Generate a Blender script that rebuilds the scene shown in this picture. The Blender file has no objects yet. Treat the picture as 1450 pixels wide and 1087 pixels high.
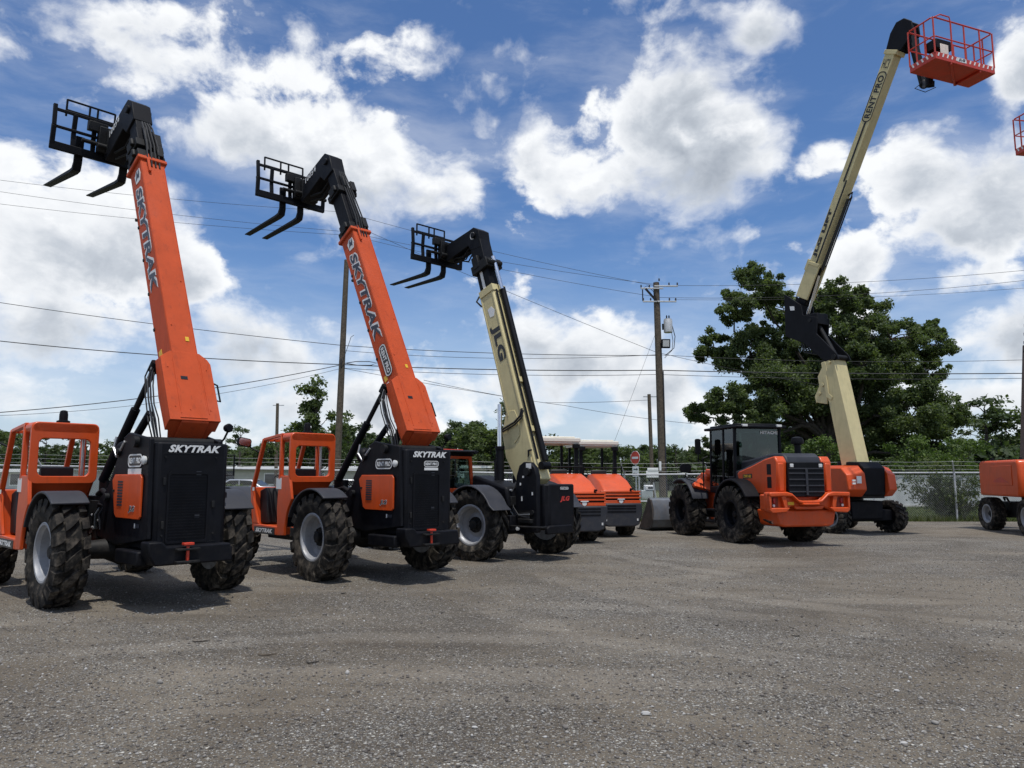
import bpy, bmesh, math, random
import numpy as np
from mathutils import Vector, Matrix
random.seed(7)
rng = np.random.default_rng(7)
S = bpy.context.scene
COL = S.collection
R = math.radians

# ------------------------------------------------------------------ camera
PITCH = math.atan(131.5 / 1080)
cam_d = bpy.data.cameras.new('camera')
cam = bpy.data.objects.new('camera', cam_d)
COL.objects.link(cam)
cam.location = (0, 0, 1.6)
cam.rotation_euler = (math.pi / 2 + PITCH, 0, 0)
cam_d.sensor_fit = 'HORIZONTAL'
cam_d.sensor_width = 36
cam_d.lens = 36 * 1080 / 1450
cam_d.clip_end = 3000
S.camera = cam

# ------------------------------------------------------------------ light
SUN_EL, SUN_AZ = R(74), R(166)      # azimuth clockwise from +Y (the view direction)
sd = Vector((math.cos(SUN_EL) * math.sin(SUN_AZ), math.cos(SUN_EL) * math.cos(SUN_AZ), math.sin(SUN_EL)))
sun_d = bpy.data.lights.new('sun', 'SUN')
sun_d.energy = 3.0
sun_d.angle = R(0.6)
sun_d.color = (1, .96, .9)
sun = bpy.data.objects.new('sun', sun_d)
sun.rotation_euler = sd.to_track_quat('Z', 'Y').to_euler()
COL.objects.link(sun)
vs = S.view_settings
vs.view_transform = 'Standard'
vs.look = 'None'
vs.exposure = 0.2
vs.gamma = 1
vs.use_curve_mapping = False


class NG:
    """small helper around a node tree"""
    def __init__(s, nt):
        s.nt = nt
        nt.nodes.clear()

    def n(s, t, **k):
        o = s.nt.nodes.new(t)
        for a, b in k.items():
            setattr(o, a, b)
        return o

    def link(s, a, b):
        s.nt.links.new(a, b)

    def put(s, sock, v):
        if isinstance(v, bpy.types.NodeSocket):
            s.link(v, sock)
        else:
            sock.default_value = v

    def m(s, op, a, b=None, c=None, clamp=False):
        o = s.n('ShaderNodeMath', operation=op, use_clamp=clamp)
        for i, v in enumerate((a, b, c)):
            if v is not None:
                s.put(o.inputs[i], v)
        return o.outputs[0]

    def v(s, op, a, b=None):
        o = s.n('ShaderNodeVectorMath', operation=op)
        s.put(o.inputs[0], a)
        if b is not None:
            s.put(o.inputs[1], b)
        return o.outputs['Value' if op in ('DOT_PRODUCT', 'LENGTH') else 'Vector']

    def noise(s, vec, scale, detail=4, rough=.55, dist=0, dim='3D'):
        o = s.n('ShaderNodeTexNoise', noise_dimensions=dim)
        if vec is not None:
            s.link(vec, o.inputs['Vector'])
        o.inputs['Scale'].default_value = scale
        o.inputs['Detail'].default_value = detail
        o.inputs['Roughness'].default_value = rough
        o.inputs['Distortion'].default_value = dist
        return o.outputs['Fac']

    def ramp(s, fac, stops, interp='LINEAR'):
        o = s.n('ShaderNodeValToRGB')
        cr = o.color_ramp
        cr.interpolation = interp
        while len(cr.elements) > 1:
            cr.elements.remove(cr.elements[-1])
        for i, (p, c) in enumerate(stops):
            e = cr.elements[0] if i == 0 else cr.elements.new(p)
            e.position = p
            e.color = (c, c, c, 1) if not hasattr(c, '__len__') else (*c, 1)
        s.link(fac, o.inputs[0])
        return o.outputs[0]

    def mix(s, f, a, b, mode='MIX'):
        o = s.n('ShaderNodeMix', data_type='RGBA', blend_type=mode)
        s.put(o.inputs[0], f)
        for i, x in ((6, a), (7, b)):
            if isinstance(x, bpy.types.NodeSocket):
                s.link(x, o.inputs[i])
            else:
                o.inputs[i].default_value = (*x, 1) if len(x) == 3 else x
        return o.outputs[2]

    def smooth(s, x, lo, hi):
        o = s.n('ShaderNodeMapRange', interpolation_type='SMOOTHSTEP')
        s.put(o.inputs[0], x)
        s.put(o.inputs[1], lo)
        s.put(o.inputs[2], hi)
        o.inputs[3].default_value = 0
        o.inputs[4].default_value = 1
        return o.outputs[0]


# ------------------------------------------------------------------ sky with cumulus
world = bpy.data.worlds.new('World')
S.world = world
world.use_nodes = True
g = NG(world.node_tree)
SKY = .115
CLB = .95
sky = g.n('ShaderNodeTexSky', sky_type='NISHITA')
sky.sun_disc = False
sky.sun_elevation = SUN_EL
sky.sun_rotation = SUN_AZ
sky.altitude = 20
sky.air_density = 1.0
sky.dust_density = 1.2
sky.ozone_density = 2.2
tc = g.n('ShaderNodeTexCoord')
dirv = g.v('NORMALIZE', tc.outputs['Generated'])
sep = g.n('ShaderNodeSeparateXYZ')
g.link(dirv, sep.inputs[0])
az = g.m('ARCTAN2', sep.outputs[0], sep.outputs[1])
el = g.m('ARCSINE', sep.outputs[2])
ang = g.n('ShaderNodeCombineXYZ')
g.link(az, ang.inputs[0])
g.link(el, ang.inputs[1])
A = ang.outputs[0]
# clouds in direction space: azimuth, elevation, half width, half height (degrees), strength
CLOUDS = [
    (-34, 14, 7, 3, .6), (-26, 8.5, 6, 2.4, .7), (-12, 20.5, 6, 3, .6), (-31, 4.6, 5, 1.7, .8), (-23, 4.2, 4, 1.5, .75), (-15, 4.8, 4.5, 1.6, .8), (-7, 4.0, 3.6, 1.5, .7), (1, 4.6, 4, 1.6, .75), (8.5, 3.8, 4, 1.3, .75), (15, 5, 4, 1.7, .7), (30, 5, 5, 1.6, .75), (37, 4.2, 4, 1.4, .7), (-19, 7.2, 3.4, 1.3, .6), (-2.5, 7.4, 3, 1.3, .6),
    (-32.4, 15.4, 7.4, 4.2, 1.0), (-27.2, 17.6, 4.8, 3.4, 0.9), (-33.5, 19.6, 4.6, 1.9, 0.7), (-24.3, 14.7, 3.2, 2.8, 0.7), (-30.8, 8.9, 6.8, 2.7, 0.9), 
    (-24.4, 8.4, 4.0, 2.9, 0.8), (-32.5, 5.1, 5.7, 2.0, 0.8), (-21.6, 5.6, 5.5, 2.2, 0.7), (-19.5, 22.9, 7.4, 2.8, 1.0), (-12.3, 22.7, 10.0, 3.6, 1.05), 
    (-5.8, 22.0, 4.9, 3.4, 0.95), (-1.9, 23.8, 2.8, 2.9, 0.6), (1.9, 23.8, 3.3, 3.4, 0.85), (-15.7, 15.7, 2.8, 1.4, 0.42), (-17.9, 8.8, 5.3, 3.3, 0.95), 
    (-13.0, 10.0, 4.6, 2.3, 0.85), (-20.4, 10.2, 2.8, 2.0, 0.7), (-9.8, 6.0, 5.7, 2.6, 0.8), (-6.7, 12.3, 2.1, 0.8, 0.3), (4.0, 9.2, 6.4, 3.4, 0.95), 
    (-1.3, 6.1, 6.9, 2.6, 0.85), (9.3, 9.7, 5.7, 3.1, 1.0), (12.4, 7.0, 6.1, 3.1, 0.9), (7.8, 11.8, 3.2, 1.6, 0.5), (-1.4, 11.9, 3.2, 1.1, 0.3), 
    (11.8, 26.0, 6.4, 4.4, 1.1), (17.0, 24.1, 4.8, 3.2, 1.0), (8.5, 21.9, 5.9, 2.9, 1.0), (14.8, 21.2, 4.6, 2.6, 1.0), (13.0, 29.5, 3.2, 2.0, 0.75), 
    (4.1, 20.6, 3.3, 1.5, 0.55), (20.6, 25.9, 2.0, 1.1, 0.5), (19.8, 30.4, 3.0, 1.7, 0.85), (16.8, 31.9, 2.1, 1.0, 0.5), (8.4, 30.8, 1.7, 0.7, 0.35), 
    (-4.7, 25.0, 2.2, 1.4, 0.3), (23.8, 21.6, 2.6, 1.7, 0.8), (29.0, 20.0, 4.7, 3.3, 1.1), (33.0, 18.0, 3.9, 3.9, 1.05), (25.4, 18.8, 2.7, 1.6, 0.65), 
    (31.7, 16.0, 4.8, 2.6, 1.0), (25.7, 14.6, 4.0, 2.1, 0.8), (29.8, 12.7, 5.3, 1.8, 0.7), (23.5, 15.8, 1.8, 1.2, 0.4), (33.2, 9.1, 3.4, 2.7, 0.9), 
    (35.1, 25.0, 1.7, 2.7, 0.9), (34.2, 22.8, 1.3, 1.6, 0.5), (28.8, 16.0, 3.4, 2.3, 0.8), (12.5, 13.7, 5.7, 2.0, 0.45), (17.8, 17.3, 5.5, 0.7, 0.35), 
    (28.0, 29.9, 2.2, 0.8, 0.3), (-11.4, 30.6, 6.5, 2.6, 0.4), (-27.4, 28.1, 7.6, 3.3, 0.8), (21.8, 9.6, 7.4, 2.5, 0.5), (28.2, 6.3, 5.8, 2.3, 0.5), 
    (-44, 12, 10, 7, 0.9), (46, 14, 9, 8, 0.9), (-42, 27, 8, 5, 0.8),
]
acc = None
hs_, ws_ = None, None
for (a, e, sa, se, w) in CLOUDS:
    d = g.v('MULTIPLY', g.v('SUBTRACT', A, (R(a), R(e), 0)), (1 / R(sa * 1.25), 1 / R(se * 1.25), 0))
    d2 = g.v('DOT_PRODUCT', d, d)
    b = g.m('MULTIPLY', g.m('MAXIMUM', g.m('SUBTRACT', 1.0, d2), 0.0), w)
    hb = g.m('MULTIPLY', b, g.v('DOT_PRODUCT', d, (0, 1, 0)))
    acc = b if acc is None else g.m('SMOOTH_MAX', acc, b, .22)
    hs_ = hb if hs_ is None else g.m('ADD', hs_, hb)
    ws_ = b if ws_ is None else g.m('ADD', ws_, b)
hrel = g.m('DIVIDE', hs_, g.m('ADD', ws_, .05))
# away from the view the same broken cumulus goes on by itself
inview = g.m('MULTIPLY', g.smooth(g.m('ABSOLUTE', az), R(50), R(36)), g.smooth(el, R(44), R(36)))
pl = g.v('MULTIPLY', dirv, (1, 1, 2.2))
wide = g.smooth(g.noise(pl, 2.6, 2, .5), .46, .72)
acc = g.m('ADD', acc, g.m('MULTIPLY', g.m('MULTIPLY', wide, .9), g.m('SUBTRACT', 1.0, inview)))
# low bank of haze cloud near the horizon
acc = g.m('MAXIMUM', acc, g.m('MULTIPLY', g.smooth(el, R(12), R(3)), .34))
warp = g.n('ShaderNodeTexNoise')
g.link(A, warp.inputs['Vector'])
warp.inputs['Scale'].default_value = 7
warp.inputs['Detail'].default_value = 4
# clouds flatten towards the horizon
Aw = g.v('ADD', g.v('MULTIPLY', A, (1, 1.35, 1)), g.v('MULTIPLY', g.v('SUBTRACT', warp.outputs['Color'], (.5, .5, .5)), (.06, .06, .06)))
Aup = g.v('ADD', Aw, (.006, .024, 0))


def puff(vec):
    big = g.noise(vec, 5.5, 10, .55)
    small = g.noise(vec, 24, 6, .6)
    return g.m('ADD', g.m('MULTIPLY', big, .76), g.m('MULTIPLY', small, .24))


f0 = puff(Aw)
f1 = puff(Aup)
dens = g.m('ADD', g.m('MULTIPLY', acc, .60), g.m('MULTIPLY', g.m('SUBTRACT', f0, .5), 2.5))
edge = g.m('ADD', .32, g.m('MULTIPLY', g.smooth(g.noise(g.v('ADD', A, (5, 1, 0)), 5, 3, .5), .35, .65), .44))
alpha = g.smooth(dens, .12, edge)
veil = g.m('MULTIPLY', g.smooth(g.m('ADD', g.m('MULTIPLY', acc, .55), g.m('MULTIPLY', g.m('SUBTRACT', g.noise(g.v('MULTIPLY', Aw, (.55, 1.6, 1)), 7, 7, .62), .5), 1.5)), -.02, .7), .28)
alpha = g.m('MULTIPLY', g.m('MAXIMUM', alpha, veil), g.smooth(el, R(-3), R(1)))
core = g.smooth(dens, .26, .85)
relief = g.m('MULTIPLY', g.m('SUBTRACT', f1, f0), 4.2)
low = g.smooth(hrel, .45, -.55)
mott = g.smooth(g.noise(g.v('ADD', Aw, (3.1, .7, 2)), 4.2, 5, .52), .38, .62)
shade = g.m('MULTIPLY', core, g.m('ADD', .08, g.m('ADD', g.m('MULTIPLY', low, .46), g.m('MULTIPLY', mott, .50))))
shade = g.m('ADD', shade, g.m('MULTIPLY', relief, g.m('ADD', .25, g.m('MULTIPLY', core, .75))), clamp=True)
ccol = g.ramp(shade, [(0, (.92, .935, .95)), (.25, (.76, .785, .82)), (.55, (.55, .59, .645)), (1, (.37, .41, .47))])
ccol = g.mix(1.0, ccol, (CLB / SKY, CLB / SKY, CLB / SKY), 'MULTIPLY')
skyc = g.mix(1.0, sky.outputs[0], (.55, .74, .97), 'MULTIPLY')
skyc = g.mix(g.m('MULTIPLY', g.smooth(el, R(18), R(-2)), .62), skyc, (.66 / SKY, .74 / SKY, .83 / SKY))
final = g.mix(g.m('MULTIPLY', alpha, .97), skyc, ccol)
bg = g.n('ShaderNodeBackground')
bg.inputs['Strength'].default_value = SKY
g.link(final, bg.inputs['Color'])
wo = g.n('ShaderNodeOutputWorld')
g.link(bg.outputs[0], wo.inputs[0])
world.cycles.sampling_method = 'MANUAL'
world.cycles.sample_map_resolution = 512

# ------------------------------------------------------------------ materials
MATS = {}


def mat(name, col, rough=.5, metal=0, vary=.12, vscale=3.0, bump=0, bscale=40, spec=.5, coat=0, dust=0.0, wear=0.0):
    if name in MATS:
        return MATS[name]
    m = bpy.data.materials.new(name)
    m.use_nodes = True
    q = NG(m.node_tree)
    p = q.n('ShaderNodeBsdfPrincipled')
    t = q.n('ShaderNodeTexCoord')
    ob = t.outputs['Object']
    n = q.noise(ob, vscale, 6, .65)
    c2 = tuple(max(0, x * (1 - vary * 1.6)) for x in col)
    c3 = tuple(min(1, x * (1 + vary)) for x in col)
    c = q.ramp(n, [(.3, c2), (.7, c3)])
    if dust:
        geo = q.n('ShaderNodeNewGeometry')
        sp = q.n('ShaderNodeSeparateXYZ')
        q.link(geo.outputs['Position'], sp.inputs[0])
        low = q.smooth(sp.outputs[2], 1.7, .1)
        dn = q.smooth(q.noise(ob, 7, 7, .7), .42, .7)
        fac = q.m('MULTIPLY', q.m('ADD', q.m('MULTIPLY', low, .8), .2), q.m('MULTIPLY', dn, dust))
        c = q.mix(fac, c, (.17, .145, .115))
        q.link(q.m('ADD', q.m('MULTIPLY', fac, .5), rough, clamp=True), p.inputs['Roughness'])
    else:
        q.link(q.m('ADD', rough - .06, q.m('MULTIPLY', n, .12)), p.inputs['Roughness'])
    if wear:
        # run-down streaks and sun-faded patches
        stn = q.noise(q.v('MULTIPLY', ob, (9, 9, .7)), 1.6, 6, .65)
        c = q.mix(q.m('MULTIPLY', q.smooth(stn, .52, .72), wear), c, tuple(x * .42 + .012 for x in col))
        fd = q.noise(q.v('ADD', ob, (4, 2, 7)), .9, 5, .6)
        c = q.mix(q.m('MULTIPLY', q.smooth(fd, .45, .70), wear * .7), c, tuple(min(1, x * .82 + .065) for x in col))
        sc = q.noise(q.v('ADD', ob, (1, 5, 3)), 26, 6, .75)
        c = q.mix(q.m('MULTIPLY', q.smooth(sc, .66, .74), wear * 1.2), c, (.09, .07, .055))
    q.link(c, p.inputs['Base Color'])
    p.inputs['Metallic'].default_value = metal
    p.inputs['Specular IOR Level'].default_value = spec
    if coat:
        p.inputs['Coat Weight'].default_value = coat
        p.inputs['Coat Roughness'].default_value = .15
    if bump:
        b = q.n('ShaderNodeBump')
        b.inputs['Strength'].default_value = bump
        b.inputs['Distance'].default_value = .01
        q.link(q.noise(ob, bscale, 4, .6), b.inputs['Height'])
        q.link(b.outputs[0], p.inputs['Normal'])
    o = q.n('ShaderNodeOutputMaterial')
    q.link(p.outputs[0], o.inputs[0])
    MATS[name] = m
    return m


ORANGE = mat('orange_paint', (.60, .070, .006), .42, vary=.07, coat=.12, dust=.25, spec=.35, wear=.30)
FADED = mat('boom_orange_paint', (.51, .074, .020), .6, vary=.08, dust=.12, spec=.18, wear=.40)
CREAM = mat('cream_paint', (.58, .50, .265), .5, vary=.07, dust=.2, spec=.3, wear=.32)
BLACK = mat('black_paint', (.0045, .005, .0075), .55, vary=.3, dust=.05, spec=.16)
DARK = mat('dark_steel', (.008, .0085, .0095), .6, vary=.3, dust=.16, spec=.25)
PLASTIC = mat('grey_plastic', (.020, .022, .030), .55, vary=.15, dust=.15)
RUBBER = mat('tyre_rubber', (.013, .012, .011), .85, vary=.3, vscale=6, bump=.3, dust=.75, spec=.2)
RIM = mat('rim_grey', (.33, .34, .36), .45, metal=.2, vary=.12, dust=.5)
CHROME = mat('chrome_rod', (.75, .75, .75), .18, metal=1, vary=.05)
WHITE = mat('white_paint', (.78, .78, .76), .5, vary=.06)
DECAL = mat('decal_white', (.72, .72, .70), .5, vary=.05)
DECALK = mat('decal_black', (.008, .008, .009), .4, vary=.1)
NAVY = mat('decal_navy', (.012, .013, .03), .4, vary=.1)
REDM = mat('red_paint', (.52, .040, .016), .45, vary=.14)
REDDECAL = mat('red_decal', (.5, .03, .02), .5)
GALV = mat('galvanised_steel', (.50, .51, .51), .5, metal=.35, vary=.12, vscale=12)
WIRE = mat('fence_wire', (.33, .34, .34), .55, metal=.3)
CABLE = mat('cable_black', (.02, .02, .022), .7)
WOOD = mat('weathered_timber', (.10, .078, .055), .9, vary=.35, vscale=9, bump=.4)
BARK = mat('bark', (.050, .042, .034), .95, vary=.4, vscale=5, bump=.6)
BUCKET = mat('bucket_steel', (.13, .145, .165), .5, metal=.3, vary=.2, dust=.5)
RUST = mat('worn_steel', (.085, .066, .052), .8, vary=.3, dust=.6)
SEAT = mat('seat_vinyl', (.012, .012, .013), .6)
LENS = mat('lamp_lens', (.62, .62, .60), .15, vary=.05)
REDLENS = mat('red_lens', (.35, .01, .01), .25)
HOSE = mat('hose_rubber', (.012, .012, .012), .55)
ALU = mat('aluminium', (.55, .56, .57), .4, metal=.7)
YELLOW = mat('yellow_decal', (.75, .45, .02), .5)
OFFWHITE = mat('canopy_cream', (.74, .70, .60), .5, vary=.06)
SIDING = mat('metal_siding', (.46, .47, .46), .5, vary=.08, vscale=1.5)
SIDEBLD = mat('pale_siding', (.42, .41, .35), .6, vary=.12)


def glass(name, tint, mixf=.75):
    m = bpy.data.materials.new(name)
    m.use_nodes = True
    q = NG(m.node_tree)
    tr = q.n('ShaderNodeBsdfTransparent')
    tr.inputs[0].default_value = (*tint, 1)
    gl = q.n('ShaderNodeBsdfGlossy')
    gl.inputs['Roughness'].default_value = .03
    fr = q.n('ShaderNodeFresnel')
    fr.inputs[0].default_value = 1.5
    mx = q.n('ShaderNodeMixShader')
    q.link(q.m('ADD', q.m('MULTIPLY', fr.outputs[0], 1.1), .03, clamp=True), mx.inputs[0])
    q.link(tr.outputs[0], mx.inputs[1])
    q.link(gl.outputs[0], mx.inputs[2])
    o = q.n('ShaderNodeOutputMaterial')
    q.link(mx.outputs[0], o.inputs[0])
    return m


GLASS = glass('tinted_glass', (.42, .52, .49))
CARGLASS = glass('car_glass', (.10, .12, .13))


def leafmat(name, stops, trans=.3):
    m = bpy.data.materials.new(name)
    m.use_nodes = True
    q = NG(m.node_tree)
    geo = q.n('ShaderNodeNewGeometry')
    t = q.n('ShaderNodeTexCoord')
    n = q.noise(t.outputs['Object'], .9, 3, .6)
    f = q.m('ADD', q.m('MULTIPLY', geo.outputs['Random Per Island'], .55), q.m('MULTIPLY', q.m('SUBTRACT', n, .28), 1.0), clamp=True)
    c = q.ramp(f, stops)
    d = q.n('ShaderNodeBsdfPrincipled')
    d.inputs['Roughness'].default_value = .6
    d.inputs['Specular IOR Level'].default_value = .3
    q.link(c, d.inputs['Base Color'])
    tl = q.n('ShaderNodeBsdfTranslucent')
    q.link(q.mix(1, c, (1.1, 1.25, .5), 'MULTIPLY'), tl.inputs[0])
    mx = q.n('ShaderNodeMixShader')
    mx.inputs[0].default_value = trans
    q.link(d.outputs[0], mx.inputs[1])
    q.link(tl.outputs[0], mx.inputs[2])
    o = q.n('ShaderNodeOutputMaterial')
    q.link(mx.outputs[0], o.inputs[0])
    return m


LEAF_OAK = leafmat('oak_leaves', [(0, (.042, .060, .028)), (.5, (.098, .132, .056)), (1, (.18, .215, .09))], .42)
LEAF_PINE = leafmat('pine_needles', [(0, (.034, .052, .026)), (.5, (.066, .096, .044)), (1, (.125, .155, .066))], .35)
LEAF_BRIGHT = leafmat('bright_leaves', [(0, (.03, .055, .014)), (.5, (.075, .12, .028)), (1, (.15, .20, .05))], .35)
LEAF_WEED = leafmat('weed_leaves', [(0, (.03, .05, .015)), (.5, (.075, .105, .035)), (1, (.16, .17, .07))], .3)
GRASSM = leafmat('grass_blades', [(0, (.05, .07, .02)), (.5, (.10, .13, .045)), (1, (.2, .19, .085))], .3)


# ------------------------------------------------------------------ mesh helpers
def V(*a):
    return Vector(a)


class MB:
    def __init__(s):
        s.v = []
        s.f = []

    def add(s, vs_, fs):
        b = len(s.v)
        s.v.extend(tuple(x) for x in vs_)
        s.f.extend(tuple(b + i for i in f) for f in fs)
        return s

    def box(s, x0, x1, y0, y1, z0, z1):
        return s.add([(x, y, z) for x in (x0, x1) for y in (y0, y1) for z in (z0, z1)],
                     [(0, 1, 3, 2), (4, 6, 7, 5), (0, 4, 5, 1), (2, 3, 7, 6), (0, 2, 6, 4), (1, 5, 7, 3)])

    def obox(s, c, ax, ay, az_):
        c, ax, ay, az_ = map(Vector, (c, ax, ay, az_))
        return s.add([c + i * ax + j * ay + k * az_ for i in (-1, 1) for j in (-1, 1) for k in (-1, 1)],
                     [(0, 1, 3, 2), (4, 6, 7, 5), (0, 4, 5, 1), (2, 3, 7, 6), (0, 2, 6, 4), (1, 5, 7, 3)])

    def prism(s, poly, vec):
        n = len(poly)
        vec = Vector(vec)
        p = [Vector(x) for x in poly]
        fs = [tuple(range(n)), tuple(reversed(range(n, 2 * n)))]
        fs += [(i, (i + 1) % n, n + (i + 1) % n, n + i) for i in range(n)]
        return s.add(p + [x + vec for x in p], fs)

    def xz(s, pts, y0, y1):
        return s.prism([(x, y0, z) for x, z in pts], (0, y1 - y0, 0))

    def yz(s, pts, x0, x1):
        return s.prism([(x0, y, z) for y, z in pts], (x1 - x0, 0, 0))

    def xy(s, pts, z0, z1):
        return s.prism([(x, y, z0) for x, y in pts], (0, 0, z1 - z0))

    def ring(s, outer, inner, vec):
        n = len(outer)
        vec = Vector(vec)
        o = [Vector(x) for x in outer]
        i_ = [Vector(x) for x in inner]
        vs_ = o + i_ + [x + vec for x in o] + [x + vec for x in i_]
        fs = []
        for k in range(n):
            l = (k + 1) % n
            fs += [(k, l, n + l, n + k), (2 * n + k, 3 * n + k, 3 * n + l, 2 * n + l),
                   (k, 2 * n + k, 2 * n + l, l), (n + k, n + l, 3 * n + l, 3 * n + k)]
        return s.add(vs_, fs)

    def beam(s, p0, p1, w, h, up=(0, 0, 1)):
        p0, p1, up = map(Vector, (p0, p1, up))
        d = (p1 - p0)
        a = d.normalized()
        if abs(a.dot(up.normalized())) > .98:
            up = Vector((1, 0, 0))
        sx = a.cross(up).normalized()
        u = sx.cross(a)
        return s.obox((p0 + p1) / 2, d / 2, sx * w / 2, u * h / 2)

    def tube(s, pts, r, n=8, r1=None):
        pts = [Vector(p) for p in pts]
        m = len(pts)
        vs_ = []
        ref = None
        for i, p in enumerate(pts):
            t = (pts[min(i + 1, m - 1)] - pts[max(i - 1, 0)]).normalized()
            if ref is None:
                ref = Vector((0, 0, 1)) if abs(t.z) < .9 else Vector((1, 0, 0))
            x = t.cross(ref).normalized()
            y = x.cross(t)
            ref = y
            rr = r if r1 is None else r + (r1 - r) * i / (m - 1)
            if hasattr(r, '__len__'):
                rr = r[i]
            vs_ += [p + (x * math.cos(2 * math.pi * k / n) + y * math.sin(2 * math.pi * k / n)) * rr for k in range(n)]
        fs = []
        for i in range(m - 1):
            for k in range(n):
                l = (k + 1) % n
                fs.append((i * n + k, i * n + l, (i + 1) * n + l, (i + 1) * n + k))
        fs += [tuple(reversed(range(n))), tuple(range((m - 1) * n, m * n))]
        return s.add(vs_, fs)

    def lathe(s, prof, c=(0, 0, 0), axis='Y', n=32, closed=False):
        """prof: list of (radius, height along axis)"""
        c = Vector(c)
        vs_ = []
        for r, h in prof:
            for k in range(n):
                a = 2 * math.pi * k / n
                q = (r * math.cos(a), h, r * math.sin(a)) if axis == 'Y' else ((r * math.cos(a), r * math.sin(a), h) if axis == 'Z' else (h, r * math.cos(a), r * math.sin(a)))
                vs_.append(c + Vector(q))
        m = len(prof)
        fs = []
        for i in range(m if closed else m - 1):
            j = (i + 1) % m
            for k in range(n):
                l = (k + 1) % n
                fs.append((i * n + k, i * n + l, j * n + l, j * n + k))
        if not closed:
            fs += [tuple(range(n)), tuple(reversed(range((m - 1) * n, m * n)))]
        return s.add(vs_, fs)

    def ball(s, c, r, n=12, m=8, sx=(1, 1, 1)):
        prof = [(max(r * math.sin(math.pi * i / m), 1e-4), -r * math.cos(math.pi * i / m)) for i in range(m + 1)]
        b = len(s.v)
        s.lathe(prof, (0, 0, 0), 'Z', n)
        for i in range(b, len(s.v)):
            x = s.v[i]
            s.v[i] = (c[0] + x[0] * sx[0], c[1] + x[1] * sx[1], c[2] + x[2] * sx[2])
        return s

    def xf(s, fn, start=0):
        s.v[start:] = [tuple(fn(Vector(x))) for x in s.v[start:]]
        return s

    def mesh(s, name, m, smooth=32, recalc=True):
        me = bpy.data.meshes.new(name)
        me.from_pydata(s.v, [], s.f)
        if recalc:
            b = bmesh.new()
            b.from_mesh(me)
            bmesh.ops.recalc_face_normals(b, faces=b.faces[:])
            b.to_mesh(me)
            b.free()
        if smooth:
            me.polygons.foreach_set('use_smooth', [True] * len(me.polygons))
            me.set_sharp_from_angle(angle=R(smooth))
        me.materials.append(m)
        me.update()
        return me

    def build(s, name, m, parent=None, bevel=0, smooth=32, recalc=True, seg=2):
        o = bpy.data.objects.new(name, s.mesh(name, m, smooth, recalc))
        link(o, parent)
        if bevel:
            md = o.modifiers.new('edge', 'BEVEL')
            md.width = bevel
            md.segments = seg
            md.limit_method = 'ANGLE'
            md.angle_limit = R(40)
        return o


def link(o, parent=None):
    COL.objects.link(o)
    if parent is not None:
        o.parent = parent
    return o


def empty(name, parent=None, loc=(0, 0, 0), rz=0):
    o = bpy.data.objects.new(name, None)
    o.empty_display_size = .2
    o.location = loc
    o.rotation_euler = (0, 0, rz)
    return link(o, parent)


def thing(name, label, cat, loc=(0, 0, 0), rz=0, group=None):
    o = empty(name, None, loc, rz)
    return tag(o, label, cat, group)


def tag(o, label=None, cat=None, group=None, kind=None):
    if label:
        o['label'] = label
    if cat:
        o['category'] = cat
    if group:
        o['group'] = group
    if kind:
        o['kind'] = kind
    return o


def copy_tree(o, parent=None):
    c = o.copy()
    COL.objects.link(c)
    c.parent = parent
    for ch in list(o.children):
        copy_tree(ch, c)
    return c


def rrect(w, h, r, n=5):
    """rounded rectangle outline centred on 0, 2D"""
    pts = []
    for cx, cy, a0 in ((w / 2 - r, h / 2 - r, 0), (-w / 2 + r, h / 2 - r, 90), (-w / 2 + r, -h / 2 + r, 180), (w / 2 - r, -h / 2 + r, 270)):
        for i in range(n + 1):
            a = R(a0 + 90 * i / n)
            pts.append((cx + r * math.cos(a), cy + r * math.sin(a)))
    return pts


TXT = {}


def text_shape(txt, bold=.03, shear=0.0, ext=.01):
    key = (txt, bold, shear, ext)
    if key not in TXT:
        cu = bpy.data.curves.new('lettering', 'FONT')
        cu.body = txt
        cu.size = 1
        cu.offset = bold
        cu.shear = shear
        cu.extrude = ext
        cu.resolution_u = 3
        cu.space_character = 1.08
        o = bpy.data.objects.new('lettering', cu)
        COL.objects.link(o)
        bpy.context.view_layer.update()
        dg = bpy.context.evaluated_depsgraph_get()
        me = bpy.data.meshes.new_from_object(o.evaluated_get(dg))
        v = [x.co.copy() for x in me.vertices]
        f = [tuple(p.vertices) for p in me.polygons]
        bpy.data.objects.remove(o)
        bpy.data.curves.remove(cu)
        bpy.data.meshes.remove(me)
        x0, x1 = min(p.x for p in v), max(p.x for p in v)
        y0, y1 = min(p.y for p in v), max(p.y for p in v)
        TXT[key] = ([((p.x - (x0 + x1) / 2) / (x1 - x0), (p.y - (y0 + y1) / 2) / (y1 - y0), p.z) for p in v], f)
    return TXT[key]


def lettering(txt, c, xd, yd, w, h, m, parent, bold=.03, shear=0.0, lift=.004, name='lettering'):
    """letters centred on c, running along xd with their tops towards yd"""
    vs_, fs = text_shape(txt, bold, shear)
    c, xd, yd = Vector(c), Vector(xd).normalized(), Vector(yd).normalized()
    nd = xd.cross(yd)
    b = MB().add([c + xd * x * w + yd * y * h + nd * (lift + z * .1) for x, y, z in vs_], fs)
    return b.build(name, m, parent, smooth=0, recalc=False)


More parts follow.
